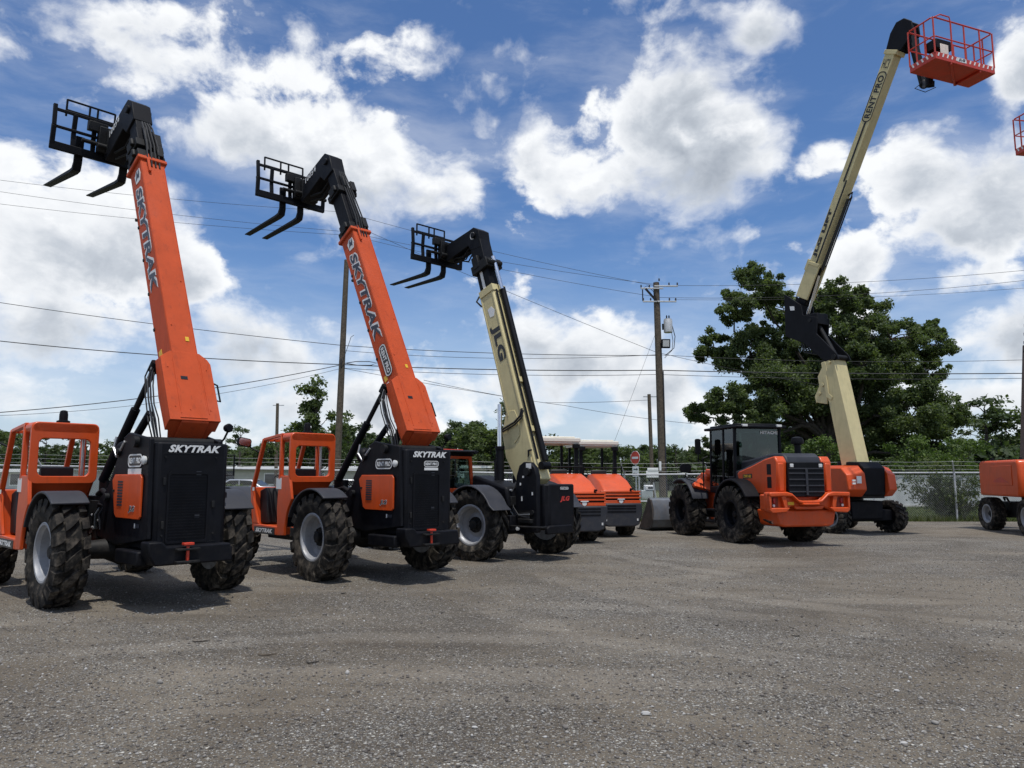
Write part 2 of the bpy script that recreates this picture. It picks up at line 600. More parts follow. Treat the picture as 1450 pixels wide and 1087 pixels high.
def badge(c, xd, yd, w, h, parent, lift=.004, strip=False):
    """black lozenge with a white rim and two words, as stuck on the machines"""
    c, xd, yd = Vector(c), Vector(xd).normalized(), Vector(yd).normalized()
    nd = xd.cross(yd)

    def P(pts, l):
        return [c + xd * x + yd * y + nd * l for x, y in pts]
    b = MB().prism(P(rrect(w, h, h * .42), lift), nd * .003)
    o = b.build('decal_plate', DECALK, parent, smooth=0)
    MB().ring(P(rrect(w * .97, h * .93, h * .39), lift + .003), P(rrect(w * .91, h * .74, h * .31), lift + .003), nd * .002).build('decal_rim', DECAL, o, smooth=0)
    lettering('RENT PRO', c, xd, yd, w * .8, h * .42, DECAL, o, bold=.035, lift=lift + .005)
    if strip:
        q = c - yd * h * .78
        MB().prism([q + xd * x + yd * y + nd * lift for x, y in ((-w * .46, -h * .2), (w * .46, -h * .2), (w * .46, h * .2), (-w * .46, h * .2))], nd * .003).build('decal_strip', DECAL, o, smooth=0)
    return o


# ------------------------------------------------------------------ wheels
WCACHE = {}


def wheel_meshes(Rt, W, Rr, nl, lug, rimm, style):
    key = (Rt, W, Rr, nl, lug, rimm.name, style)
    if key in WCACHE:
        return WCACHE[key]
    b = MB()
    h = W / 2
    rc = Rt - lug
    prof = [(Rr, -h * .72), (Rr + .03, -h * .86), (Rr + (rc - Rr) * .5, -h * 1.03), (rc - .06, -h * .98), (rc - .01, -h * .82), (rc, -h * .5), (rc + .004, 0),
            (rc, h * .5), (rc - .01, h * .82), (rc - .06, h * .98), (Rr + (rc - Rr) * .5, h * 1.03), (Rr + .03, h * .86), (Rr, h * .72)]
    b.lathe(prof, n=48, closed=True)
    pitch = 2 * math.pi / nl

    def block(stations, t0, wd, sl):
        secs = []
        for (yy, ro, ri, kw) in stations:
            th = t0 + sl * pitch * abs(yy) if style != 'block' else t0 + sl * pitch * yy
            w = wd * kw
            wi = w * 1.12
            y = yy * h
            secs.append([(ro * math.cos(th - w), y, ro * math.sin(th - w)), (ro * math.cos(th + w), y, ro * math.sin(th + w)),
                         (ri * math.cos(th + wi), y, ri * math.sin(th + wi)), (ri * math.cos(th - wi), y, ri * math.sin(th - wi))])
        vs_ = [p for q in secs for p in q]
        fs = [(0, 1, 2, 3)]
        for i in range(len(secs) - 1):
            for j in range(4):
                l = (j + 1) % 4
                fs.append((i * 4 + j, i * 4 + l, i * 4 + 4 + l, i * 4 + 4 + j))
        q = (len(secs) - 1) * 4
        fs.append((q + 3, q + 2, q + 1, q))
        b.add(vs_, fs)
    for k in range(nl):
        if style == 'block':
            t0 = k * pitch
            block([(-.40, Rt - .006, rc - .02, .8), (-.1, Rt, rc - .02, 1), (.2, Rt, rc - .02, 1), (.44, Rt - .006, rc - .02, .8)], t0, pitch * .27, .75)
            for sd_ in (-1, 1):
                block([(sd_ * .50, Rt - .002, rc - .02, .8), (sd_ * .7, Rt, rc - .02, 1.05), (sd_ * .94, Rt - .012, rc - .05, 1.1), (sd_ * 1.05, rc - .075, rc - .12, 1.0)], t0 + pitch * (.5 + .08 * sd_), pitch * .29, .35)
        else:
            for side in (-1, 1):
                t0 = k * pitch + (0 if side > 0 else pitch / 2)
                if style == 'r4':
                    block([(side * .04, Rt - .004, rc - .02, .8), (side * .5, Rt, rc - .02, 1), (side * .9, Rt - .006, rc - .04, 1.1), (side * 1.045, rc - .075, rc - .11, 1.1)], t0, pitch * .27, 1.15)
                else:
                    block([(side * .08, Rt, rc - .02, 1), (side * .55, Rt, rc - .02, 1), (side * .92, Rt - .01, rc - .05, 1.1), (side * 1.04, rc - .07, rc - .10, 1.1)], t0, pitch * .30, .75)
    tyre = b.mesh('tyre', RUBBER, 28)
    r = MB()
    r.lathe([(Rr + .012, -h * .8), (Rr + .018, h * .80), (Rr + .004, h * .84), (Rr - .022, h * .82), (Rr - .03, h * .66), (Rr - .05, h * .55), (Rr - .055, h * .05), (Rr * .62, -h * .12), (Rr * .40, -.02 * h), (Rr * .38, -h * .3)], n=40)
    rim = r.mesh('rim', rimm, 30)
    hb = MB()
    hb.lathe([(Rr * .40, -h * .25), (Rr * .40, h * .12), (Rr * .36, h * .18), (Rr * .24, h * .2), (Rr * .22, h * .42), (Rr * .18, h * .47)], n=24)
    for k in range(10):
        a = 2 * math.pi * k / 10
        hb.lathe([(.017, 0), (.017, h * .26)], (Rr * .33 * math.cos(a), 0, Rr * .33 * math.sin(a)), 'Y', 6)
    hub = hb.mesh('hub', DARK, 30)
    WCACHE[key] = (tyre, rim, hub)
    return WCACHE[key]


def wheel(parent, x, y, Rt=.68, W=.39, Rr=.36, nl=17, lug=.062, rimm=None, style='block', steer=0, z=None):
    tm, rm, hm = wheel_meshes(Rt, W, Rr, nl, lug, rimm or RIM, style)
    e = empty('wheel', parent, (x, y, Rt - .012 if z is None else z), R(steer) + (0 if y > 0 else math.pi))
    e.rotation_euler[1] = random.uniform(0, 6)
    e.rotation_mode = 'XYZ'
    for nm, me in (('tyre', tm), ('rim', rm), ('hub', hm)):
        link(bpy.data.objects.new(nm, me), e)
    return e


def arc(cx, cz, r, a0, a1, n=10):
    return [(cx + r * math.cos(R(a0 + (a1 - a0) * i / n)), cz + r * math.sin(R(a0 + (a1 - a0) * i / n))) for i in range(n + 1)]


def fender(parent, x, y0, y1, zc=.68, ri=.80, a0=20, a1=160, t=.03, m=None, lip=.05):
    b = MB()
    o = arc(x, zc, ri + t, a0, a1, 14)
    i_ = arc(x, zc, ri, a0, a1, 14)
    b.xz(o + i_[::-1], y0, y1)
    return b.build('fender', m or PLASTIC, parent, bevel=.01)


# ------------------------------------------------------------------ setting: ground
def plane_obj(name, x0, x1, y0, y1, z, m, kind='structure', nx=1, ny=1, hfn=None):
    b = MB()
    vs_ = [(x0 + (x1 - x0) * i / nx, y0 + (y1 - y0) * j / ny) for j in range(ny + 1) for i in range(nx + 1)]
    b.add([(x, y, z + (hfn(x, y) if hfn else 0)) for x, y in vs_], [(j * (nx + 1) + i, j * (nx + 1) + i + 1, (j + 1) * (nx + 1) + i + 1, (j + 1) * (nx + 1) + i) for j in range(ny) for i in range(nx)])
    o = b.build(name, m, smooth=40)
    o['kind'] = kind
    return o


def gravel_mat():
    m = bpy.data.materials.new('gravel_yard')
    m.use_nodes = True
    q = NG(m.node_tree)
    t = q.n('ShaderNodeTexCoord')
    P = t.outputs['Object']
    big = q.noise(P, .16, 4, .55, .6)
    mid = q.noise(q.v('ADD', P, (7, 3, 1)), .6, 6, .62, .5)
    st = q.v('MULTIPLY', P, (.22, 1.0, 1))
    streak = q.noise(st, 1.1, 6, .65, .5)
    cov = q.smooth(q.m('ADD', q.m('MULTIPLY', big, .5), q.m('MULTIPLY', mid, .5)), .40, .60)
    wob = q.n('ShaderNodeTexNoise')
    q.link(P, wob.inputs['Vector'])
    wob.inputs['Scale'].default_value = 60
    Pw = q.v('ADD', P, q.v('MULTIPLY', q.v('SUBTRACT', wob.outputs['Color'], (.5, .5, .5)), (.012, .012, .012)))

    def vor(scale):
        o = q.n('ShaderNodeTexVoronoi')
        q.link(Pw, o.inputs['Vector'])
        o.inputs['Scale'].default_value = scale
        sc = q.n('ShaderNodeSeparateColor')
        q.link(o.outputs['Color'], sc.inputs[0])
        return o.outputs['Distance'], sc.outputs[0], sc.outputs[1], sc.outputs[2]
    d1, a1, b1, c1 = vor(39)
    d2, a2, b2, c2 = vor(86)
    fine = q.noise(P, 190, 3, .75)
    dirt = q.ramp(q.m('ADD', q.m('MULTIPLY', streak, .55), q.m('MULTIPLY', fine, .45)), [(.28, (.078, .063, .048)), (.5, (.140, .119, .094)), (.62, (.180, .156, .126)), (.8, (.25, .222, .183))])
    SR = [(0, (.040, .039, .040)), (.3, (.105, .101, .098)), (.62, (.185, .178, .170)), (.84, (.29, .28, .265)), (.94, (.40, .39, .37)), (1, (.54, .53, .50))]
    st1 = q.ramp(b1, SR)
    st2 = q.ramp(b2, SR)
    on2 = q.m('MULTIPLY', q.smooth(q.m('SUBTRACT', q.m('ADD', .34, q.m('MULTIPLY', cov, .5)), a2), -.02, .06), q.smooth(d2, .62, .40))
    on1 = q.m('MULTIPLY', q.smooth(q.m('SUBTRACT', q.m('ADD', .05, q.m('MULTIPLY', cov, .42)), a1), -.02, .06), q.smooth(d1, .56, .40))
    gap2 = q.m('MULTIPLY', q.smooth(d2, .38, .70), q.m('ADD', .25, q.m('MULTIPLY', cov, .55)))
    c = q.mix(q.m('MULTIPLY', gap2, .7), dirt, (.035, .030, .026))
    c = q.mix(on2, c, st2)
    c = q.mix(on1, c, st1)
    c = q.mix(.8, c, q.ramp(q.noise(q.v('ADD', P, (1, 9, 4)), .32, 6, .62, .9), [(.32, (.68, .65, .62)), (.5, (.98, .97, .96)), (.66, (1.26, 1.28, 1.30))]), 'MULTIPLY')
    # damp drags and pale worn wheel tracks
    tr = q.noise(q.v('MULTIPLY', P, (.10, .75, 1)), 1.2, 6, .62, .9)
    c = q.mix(q.m('MULTIPLY', q.smooth(tr, .55, .68), .20), c, (.070, .058, .048))
    c = q.mix(q.m('MULTIPLY', q.smooth(tr, .44, .30), .45), c, (.225, .196, .163))
    c = q.mix(1, c, (1.10, 1.09, 1.03), 'MULTIPLY')
    stain = q.smooth(q.noise(q.v('ADD', P, (3, 8, 2)), .75, 4, .55), .66, .74)
    c = q.mix(q.m('MULTIPLY', stain, .20), c, (.055, .048, .041))
    # curved wheel tracks where machines swing out of the yard
    sxy = q.n('ShaderNodeSeparateXYZ')
    q.link(P, sxy.inputs[0])
    brk = q.smooth(q.noise(q.v('ADD', P, (2, 5, 8)), .5, 5, .6), .38, .60)
    jit = q.m('MULTIPLY', q.m('SUBTRACT', q.noise(P, 1.6, 5, .6), .5), .55)
    pale, dark = None, None
    for (cx, cy, rad) in ((11.43, 18.56, 9.64), (8.21, 14.56, 7.84), (-0.95, 1.3, 6.63)):
        for off in (0, 2.05):
            dx = q.m('SUBTRACT', sxy.outputs[0], cx)
            dy = q.m('SUBTRACT', sxy.outputs[1], cy)
            dist = q.m('SQRT', q.m('ADD', q.m('MULTIPLY', dx, dx), q.m('MULTIPLY', dy, dy)))
            e = q.m('ABSOLUTE', q.m('ADD', q.m('SUBTRACT', dist, rad + off), jit))
            core_ = q.smooth(e, .30, .10)
            rim_ = q.m('MULTIPLY', q.smooth(e, .22, .32), q.smooth(e, .55, .36))
            pale = core_ if pale is None else q.m('MAXIMUM', pale, core_)
            dark = rim_ if dark is None else q.m('MAXIMUM', dark, rim_)
    c = q.mix(q.m('MULTIPLY', q.m('MULTIPLY', pale, brk), .24), c, (.205, .183, .150))
    c = q.mix(q.m('MULTIPLY', q.m('MULTIPLY', dark, brk), .22), c, (.062, .053, .044))
    p = q.n('ShaderNodeBsdfPrincipled')
    q.link(c, p.inputs['Base Color'])
    p.inputs['Roughness'].default_value = .92
    p.inputs['Specular IOR Level'].default_value = .25
    hgt = q.m('ADD', q.m('MULTIPLY', q.m('SUBTRACT', 1, d1), on1), q.m('MULTIPLY', q.m('MULTIPLY', q.m('SUBTRACT', 1, d2), on2), .5))
    hgt = q.m('ADD', hgt, q.m('MULTIPLY', fine, .3))
    hgt = q.m('MULTIPLY', hgt, q.m('SUBTRACT', 1, q.m('MULTIPLY', q.m('MULTIPLY', pale, brk), .5)))
    bp = q.n('ShaderNodeBump')
    bp.inputs['Strength'].default_value = 1.0
    bp.inputs['Distance'].default_value = .012
    q.link(hgt, bp.inputs['Height'])
    bp2 = q.n('ShaderNodeBump')
    bp2.inputs['Strength'].default_value = .5
    bp2.inputs['Distance'].default_value = .12
    q.link(q.m('ADD', q.noise(P, .9, 4, .5), q.m('MULTIPLY', streak, .6)), bp2.inputs['Height'])
    q.link(bp.outputs[0], bp2.inputs['Normal'])
    q.link(bp2.outputs[0], p.inputs['Normal'])
    o = q.n('ShaderNodeOutputMaterial')
    q.link(p.outputs[0], o.inputs[0])
    return m


def turf_mat():
    m = bpy.data.materials.new('turf')
    m.use_nodes = True
    q = NG(m.node_tree)
    t = q.n('ShaderNodeTexCoord')
    P = t.outputs['Object']
    n = q.m('ADD', q.m('MULTIPLY', q.noise(P, .35, 5, .6), .6), q.m('MULTIPLY', q.noise(P, 9, 5, .7), .4))
    c = q.ramp(n, [(.35, (.045, .06, .02)), (.5, (.085, .105, .038)), (.62, (.15, .145, .07)), (.75, (.19, .16, .10))])
    p = q.n('ShaderNodeBsdfPrincipled')
    q.link(c, p.inputs['Base Color'])
    p.inputs['Roughness'].default_value = .95
    o = q.n('ShaderNodeOutputMaterial')
    q.link(p.outputs[0], o.inputs[0])
    return m


GRAVEL = gravel_mat()
plane_obj('terrain', -900, 900, -300, 1500, -.03, turf_mat())
plane_obj('gravel_yard', -70, 70, -40, 28.6, 0, GRAVEL)

# loose stones that stand proud of the yard near the camera
def stones_mesh(n, seed):
    r = np.random.default_rng(seed)
    base = bmesh.new()
    bmesh.ops.create_icosphere(base, subdivisions=1, radius=1)
    bv = np.array([v.co[:] for v in base.verts])
    bf = np.array([[v.index for v in f.verts] for f in base.faces])
    base.free()
    y = 3.3 + 15 * r.random(n) ** 1.9
    x = (r.random(n) * 2 - 1) * (y * .72 + .6)
    # clustered the way gravel washes out
    keep = (np.sin(x * .9 + np.sin(y * .7) * 1.6) + np.sin(y * 1.3 - x * .4) + r.normal(0, .9, n)) > -.9
    x, y = x[keep], y[keep]
    n = len(x)
    s = .004 + .0095 * r.random(n) ** 2.5
    s[r.random(n) < .006] *= 2.0
    sc = s[:, None] * (0.65 + .7 * r.random((n, 3))) * np.array([1, 1, .7])
    a = r.random(n) * 6.28
    ca, sa = np.cos(a), np.sin(a)
    P = bv[None] * sc[:, None, :] * (1 + .25 * r.normal(0, 1, (n, len(bv), 1)).clip(-1, 1))
    X = P[..., 0] * ca[:, None] - P[..., 1] * sa[:, None] + x[:, None]
    Y = P[..., 0] * sa[:, None] + P[..., 1] * ca[:, None] + y[:, None]
    Z = P[..., 2] + sc[:, 2][:, None] * .45
    vv = np.stack([X, Y, Z], -1).reshape(-1, 3)
    ff = (bf[None] + (np.arange(n) * len(bv))[:, None, None]).reshape(-1, 3)
    return vv, ff


def np_mesh(name, vv, ff, m, smooth=False):
    me = bpy.data.meshes.new(name)
    k = ff.shape[1]
    me.vertices.add(len(vv))
    me.vertices.foreach_set('co', vv.astype(np.float32).ravel())
    me.loops.add(len(ff) * k)
    me.loops.foreach_set('vertex_index', ff.astype(np.int32).ravel())
    me.polygons.add(len(ff))
    me.polygons.foreach_set('loop_start', (np.arange(len(ff)) * k).astype(np.int32))
    me.polygons.foreach_set('loop_total', np.full(len(ff), k, np.int32))
    if smooth:
        me.polygons.foreach_set('use_smooth', np.ones(len(ff), bool))
    me.update(calc_edges=True)
    me.materials.append(m)
    return me


def stonemat():
    m = bpy.data.materials.new('loose_stone')
    m.use_nodes = True
    q = NG(m.node_tree)
    geo = q.n('ShaderNodeNewGeometry')
    c = q.ramp(geo.outputs['Random Per Island'], [(0, (.07, .06, .052)), (.4, (.145, .13, .115)), (.8, (.22, .205, .185)), (.96, (.32, .305, .28)), (1, (.46, .45, .43))])
    p = q.n('ShaderNodeBsdfPrincipled')
    q.link(c, p.inputs['Base Color'])
    p.inputs['Roughness'].default_value = .85
    o = q.n('ShaderNodeOutputMaterial')
    q.link(p.outputs[0], o.inputs[0])
    return m


vv, ff = stones_mesh(60000, 3)
tag(link(bpy.data.objects.new('loose_gravel', np_mesh('loose_gravel', vv, ff, stonemat()))), 'loose grey and pale stones strewn over the gravel yard', 'gravel', kind='stuff')

# ------------------------------------------------------------------ the orange telehandlers
PIN = V(-1.0, -.185, 2.33)


def orange_telehandler(label, loc, hd, alpha, reach, tip, steep, rear_badge, side_strip):
    T = thing('telehandler', label, 'telehandler', (*loc, 0), R(hd), 'telehandlers parked in a row')
    # running gear
    b = MB().box(-.95, 3.7, -.42, .42, .62, .98)
    b.box(.9, 2.4, -.62, .40, .55, .95)
    b.build('chassis', DARK, T, bevel=.02)
    for x in (0, 3.1):
        b = MB().tube([(x, -.95, .67), (x, -.5, .67), (x, -.3, .67), (x, .3, .67), (x, .5, .67), (x, .95, .67)], [.1, .13, .22, .22, .13, .1], 14)
        b.build('axle', DARK, T)
    st = 0
    for x, y, s in ((0, 1.05, st), (0, -1.05, st), (3.1, 1.05, 0), (3.1, -1.05, 0)):
        wheel(T, x, y, steer=s)
    fender(T, 0, .84, 1.27, ri=.715, a0=22, a1=126)
    fender(T, 0, -1.27, -.84, ri=.715, a0=35, a1=140)
    fender(T, 3.1, -1.27, -.84, ri=.715, a0=35, a1=140)
    fender(T, 3.1, .84, 1.27, ri=.715, a0=35, a1=140)
    # rear hood: radiator housing
    b = MB()
    b.xy([(-.55, -.47), (-1.33, -.47), (-1.37, -.43), (-1.37, .40), (-1.33, .44), (-.55, .44)], .72, 2.02)
    hood = b.build('rear_hood', BLACK, T, bevel=.025)
    b = MB().ring([(-1.372, y, z) for y, z in [(.03 + a, 1.23 + c) for a, c in rrect(.52, .86, .04)]], [(-1.372, y, z) for y, z in [(.03 + a, 1.23 + c) for a, c in rrect(.47, .81, .03)]], (-.012, 0, 0))
    gr = b.build('grille', BLACK, T)
    for z in (.98, 1.50):
        MB().box(-1.392, -1.37, .315, .345, z, z + .09).build('hinge', DARK, hood, bevel=.004)
    MB().box(-1.395, -1.37, -.30, -.265, 1.22, 1.30).build('latch', DARK, hood, bevel=.004)
    MB().box(-1.374, -1.3715, -.335, .355, 1.885, 1.889).build('panel_gap', DECALK, hood)
    MB().box(-1.374, -1.3715, -.335, .355, .800, .804).build('panel_gap', DECALK, hood)
    for z in (1.1, 1.62):
        MB().box(-1.376, -1.371, -.12, -.06, z, z + .05).build('notice_sticker', PLASTIC, hood)
    for y in (-.30, .33):
        for z in (.90, 1.84):
            MB().tube([(-1.37, y, z), (-1.384, y, z)], .012, 6).build('bolt_head', DARK, hood)
    b = MB()
    for i in range(22):
        b.box(-1.378, -1.371, -.20, .26, .86 + i * .035, .872 + i * .035)
    b.build('grille_bars', BLACK, gr)
    lettering('SKYTRAK', (-1.371, -.03, 1.945), (0, -1, 0), (0, 0, 1), .66, .092, DECAL, T, bold=.045, shear=.35)
    if rear_badge:
        badge((-1.371, -.05, 1.80), (0, -1, 0), (0, 0, 1), .29, .10, T, strip=True)
    # counterweight plate under the hood and rear beam
    b = MB().yz([(.46, .56), (.54, .70), (.54, .84), (.38, .84), (.32, .78), (-.46, .78), (-.50, .56)], -1.55, -1.30)
    b.box(-1.32, -.6, -.60, .58, .55, .72)
    b.build('bumper', BLACK, T, bevel=.02)
    b = MB()
    b.tube([(-1.60, .1, .78), (-1.60, .1, .60)], .02, 8)
    b.box(-1.64, -1.56, .04, .16, .79, .82)
    b.build('tow_pin', REDM, T, bevel=.005)
    b = MB().box(-1.64, -1.56, -.04, .24, .58, .61).box(-1.64, -1.56, -.04, .24, .73, .755)
    b.build('tow_hitch', DARK, T, bevel=.006)
    # side plates that carry the boom pivot
    side = [(-1.36, .86), (-1.30, 2.06), (-.62, 2.16), (-.46, 2.10), (.02, 1.46), (.30, 1.30), (.30, .82), (-.4, .74)]
    for y0, y1 in ((.44, .50), (-.50, -.44)):
        MB().xz(side if y0 > 0 else [(max(x, -1.12), z) for x, z in side], y0, y1).build('side_plate', BLACK, T, bevel=.012)
    for p_, q_, r_ in (((-.93, -.56, 2.03), (-.93, .56, 2.03), .07), ((-.05, .505, 1.34), (-.05, .56, 1.34), .05), ((-.35, .505, 1.92), (-.35, .54, 1.92), .045)):
        MB().tube([p_, q_], r_, 16).build('pivot_pin', DARK, T)
    # engine panel
    pan = [(-.24, 1.56), (-.32, 1.63), (-1.16, 1.63), (-1.20, 1.59), (-1.20, 1.12), (-1.16, 1.09), (-.44, 1.09), (-.37, 1.13)]
    pp = MB().xz(pan, .505, .535).build('engine_panel', ORANGE, T, bevel=.008)
    b = MB()
    for i in range(9):
        z = 1.24 + i * .036
        b.box(-.62, -.46, .536, .542, z, z + .022)
    b.build('vent_slot', PLASTIC, pp)
    b = MB().box(-.345, -.295, .536, .55, 1.41, 1.44)
    b.build('latch', DARK, pp)
    lettering('JLG', (-.95, .536, 1.205), (-1, 0, 0), (0, 0, 1),   .195, .092, DECAL, pp, bold=.075, shear=.3, lift=.002)
    lettering('JLG', (-.95, .536, 1.205), (-1, 0, 0), (0, 0, 1),   .185, .082, DECALK, pp, bold=.025, shear=.3, lift=.005)
    badge((-.90, .503, 1.80), (-1, 0, 0), (0, 0, 1), .46, .17, T, strip=side_strip)
    b = MB().lathe([(.05, 0), (.055, .03), (.03, .045)], (-1.22, .505, 1.80), 'Y', 16)
    b.build('work_light', LENS, T)
    # small stickers and steps low on the plate
    MB().box(-1.14, -1.02, .503, .508, .985, 1.03).build('sticker', PLASTIC, T)
    MB().box(-1.01, -.99, .503, .51, .98, 1.035).build('warning_sticker', DECAL, T)
    b = MB()
    for k in range(9):
        x = .1 + .1 * k
        b.tube([(x, .40, .72 + .05 * (k % 3)), (x + .05, .47, .9), (x - .02, .44, 1.1 + .06 * (k % 2))], .018, 6)
    b.box(.25, .75, .25, .48, .95, 1.28).box(.35, 1.1, -.4, .3, .95, 1.2)
    b.tube([(.3, .1, 1.2), (.4, .1, 1.38), (.7, .12, 1.38)], .05, 8)
    b.box(-.3, 1.15, -.42, .40, .72, 1.34).box(.3, .9, .30, .43, .74, 1.2)
    b.tube([(.0, .42, 1.30), (.35, .45, 1.42), (.8, .36, 1.36)], .035, 8).tube([(.0, .46, 1.2), (.3, .5, 1.24), (.6, .44, 1.02)], .022, 6)
    b.build('engine', DARK, T, bevel=.01)
    b = MB().xz([(-.4, .98), (.85, .98), (.85, 1.30), (.2, 1.36), (-.1, 1.40), (-.4, 1.40)], -.95, -.52)
    b.build('engine_cover', BLACK, T, bevel=.03)
    b = MB().box(.32, .5, .40, .5, .78, .9).box(.55, .63, .38, .48, 1.02, 1.18)
    b.build('valve_block', DARK, T, bevel=.006)
    for x, y, z in ((.42, .51, .92), (.52, .49, 1.08), (.25, .5, 1.02), (.62, .46, 1.22)):
        MB().tube([(x, y, z), (x + .05, y, z + .01)], .018, 8).build('hose_fitting', ALU, T)
    for k in range(4):
        MB().tube([(.1 + .06 * k, .46, 1.28), (.22 + .07 * k, .52, 1.1), (.2 + .1 * k, .50, .92), (.5 + .1 * k, .46, .84)], .013, 6).build('hose', [PLASTIC, HOSE, WIRE, HOSE][k], T)
    b = MB().tube([(-.62, -.62, 1.60), (-.62, -.80, 1.60), (-.62, -.80, 1.75), (-.62, -.62, 1.75)], .012, 6)
    b.tube([(-1.30, -.44, 1.62), (-1.34, -.56, 1.62), (-1.34, -.56, 1.88), (-1.30, -.44, 1.88)], .012, 6)
    b.build('grab_rail', BLACK, T)
    # steps and tank between the axles on the left
    MB().box(.95, 2.25, .42, .84, .52, .68).build('fuel_tank', DARK, T, bevel=.02)

    # ---------------- cab
    yl, yr = 1.25, .42
    cab = MB()
    # lower left panel with the wheel arch, door sill and front panel
    archp = [(.72, 1.62)] + [(.0 + .84 * math.cos(R(a)), .68 + .84 * math.sin(R(a))) for a in (42, 30, 18, 6, -2)] + [(1.08, .64), (1.12, 1.1), (1.08, 1.62)]
    cab.xz(archp, yl - .05, yl)
    cab.xz([(1.08, .64), (1.97, .66), (1.98, .80), (1.08, .78)], yl - .05, yl)          # sill
    cab.xz([(1.80, .80), (1.98, .80), (2.12, 1.42), (2.06, 1.44), (2.0, 1.2)], yl - .05, yl)
    # rear wall below the window: leans in
    cab.prism([(.72, yl - .02, 1.54), (.72, yr + .02, 1.54), (.98, yr + .05, 1.30), (.94, yl - .04, 1.30)], (.05, 0, 0))
    cab.box(.88, 2.0, yr, yl - .05, .66, .78)                                           # floor
    cab.xz([(.74, 1.6), (1.0, 1.3), (2.08, 1.3), (2.10, 1.42), (1.9, 1.42), (1.1, 1.62)], yr, yr + .04)   # right wall
    cab.prism([(1.97, yl, .68), (1.97, yr, .68), (2.10, yr, 1.42), (2.10, yl, 1.42)], (.04, 0, 0))          # front wall
    co = cab.build('cab', ORANGE, T, bevel=.012)
    MB().xz([(.98, 1.31), (1.06, 1.29), (1.06, .79), (.92, .79)], yr + .05, yl - .06).build('shaded_cab_wall', BLACK, co)  # lower rear cab wall in black: shade put into its colour
    MB().box(1.06, 2.05, yr + .005, yr + .035, .79, 1.29).build('shaded_cab_wall', BLACK, co)  # lower right cab wall, its shade likewise painted black
    # rear window frame
    cy, hw = (yl + yr) / 2, (yl - yr)
    o_ = [(.70, cy + a, 1.92 + c) for a, c in rrect(hw, .82, .09)]
    i_ = [(.70, cy + a, 1.86 + c) for a, c in rrect(hw - .20, .50, .07)]
    MB().ring(o_, i_, (.06, 0, 0)).build('rear_frame', ORANGE, co, bevel=.01)
    # roof: curves down at the back
    b = MB()
    b.yz([(cy + a, 2.255 + c) for a, c in rrect(hw, .15, .07)], .70, 1.02)
    b.build('roof_rear', ORANGE, co, bevel=.02)
    b = MB()
    b.prism([(1.02, yl, 2.28), (1.02, yl, 2.33), (1.70, yl, 2.27), (1.74, yl, 2.22), (1.68, yl, 2.22)], (0, -.05, 0))
    b.prism([(1.02, yr + .05, 2.28), (1.02, yr + .05, 2.33), (1.70, yr + .05, 2.27), (1.74, yr + .05, 2.22), (1.68, yr + .05, 2.22)], (0, -.05, 0))
    b.beam((1.71, yl, 2.235), (1.71, yr, 2.235), .06, .05)
    for i in range(7):
        y = yr + .08 + i * (hw - .16) / 6
        b.beam((1.02, y, 2.305), (1.70, y, 2.245), .025, .03)
    b.build('roof', ORANGE, co, bevel=.008)
    # pillars
    def pillar(p, q, w=.06, h=.07, m=ORANGE, nm='pillar'):
        MB().beam(p, q, w, h, up=(0, 1, 0)).build(nm, m, co, bevel=.012)
    pillar((1.06, yl - .03, 1.55), (1.06, yl - .03, 2.30))
    pillar((1.71, yl - .03, 2.25), (2.09, yl - .03, 1.40))
    pillar((1.71, yr + .03, 2.25), (2.09, yr + .03, 1.40))
    pillar((1.25, yr + .03, 1.55), (1.25, yr + .03, 2.27))
    pillar((1.02, yr + .10, 1.6), (1.02, yr + .10, 2.28), .035, .035, ALU, 'wiper_post')
    MB().box(.98, 1.16, yl + .0, yl + .004, 1.40, 1.58).build('warning_sticker', DECAL, co)
    MB().box(1.98, 2.05, yl + .0, yl + .004, 1.36, 1.42).build('sticker', DECAL, co)
    # inside
    b = MB().box(1.0, 1.42, .64, 1.06, 1.02, 1.15).xz([(.98, 1.12), (1.08, 1.12), (1.0, 1.74), (.92, 1.72)], .65, 1.05).box(1.1, 1.35, .7, 1.0, .78, 1.02)
    b.tube([(1.45, .58, 1.1), (1.5, .56, 1.48)], .012, 6).ball((1.5, .56, 1.5), .03).tube([(1.5, .64, 1.1), (1.56, .63, 1.42)], .012, 6).ball((1.56, .63, 1.44), .03)
    b.build('seat', SEAT, co, bevel=.04)
    b = MB().lathe([(.175, -.015), (.19, 0), (.175, .015), (.16, 0)], (0, 0, 0), 'Z', 24, closed=True)
    b.beam((-.17, 0, 0), (.17, 0, 0), .03, .015)
    b.tube([(0, 0, 0), (0, 0, -.3)], .025, 8)
    mt = Matrix.Translation((1.68, .86, 1.52)) @ Matrix.Rotation(R(-38), 4, 'Y')
    b.xf(lambda p: mt @ p)
    b.build('steering_wheel', SEAT, co)
    b = MB().xz([(1.75, .8), (2.04, .8), (2.08, 1.36), (1.86, 1.42), (1.78, 1.3)], .52, 1.1)
    b.build('dashboard', SEAT, co, bevel=.02)
    # beacon and mirror
    b = MB().lathe([(.085, 0), (.085, .04), (.06, .05)], (1.0, .80, 2.33), 'Z', 16)
    bo = b.build('beacon', BLACK, co)
    MB().lathe([(.055, .05), (.055, .13), (.045, .18), (.02, .19)], (1.0, .80, 2.33), 'Z', 16).build('beacon_lens', BLACK, bo)
    b = MB().tube([(1.86, yl - .02, 2.02), (1.95, yl + .10, 2.10), (1.95, yl + .16, 2.16)], .014, 6)
    mo = b.build('mirror', BLACK, co)
    mt = Matrix.Translation((1.95, yl + .23, 2.20)) @ Matrix.Rotation(R(10), 4, 'X')
    b = MB().prism([(-.02, a, c) for a, c in rrect(.25, .15, .05)], (.06, 0, 0)).xf(lambda p: mt @ p)
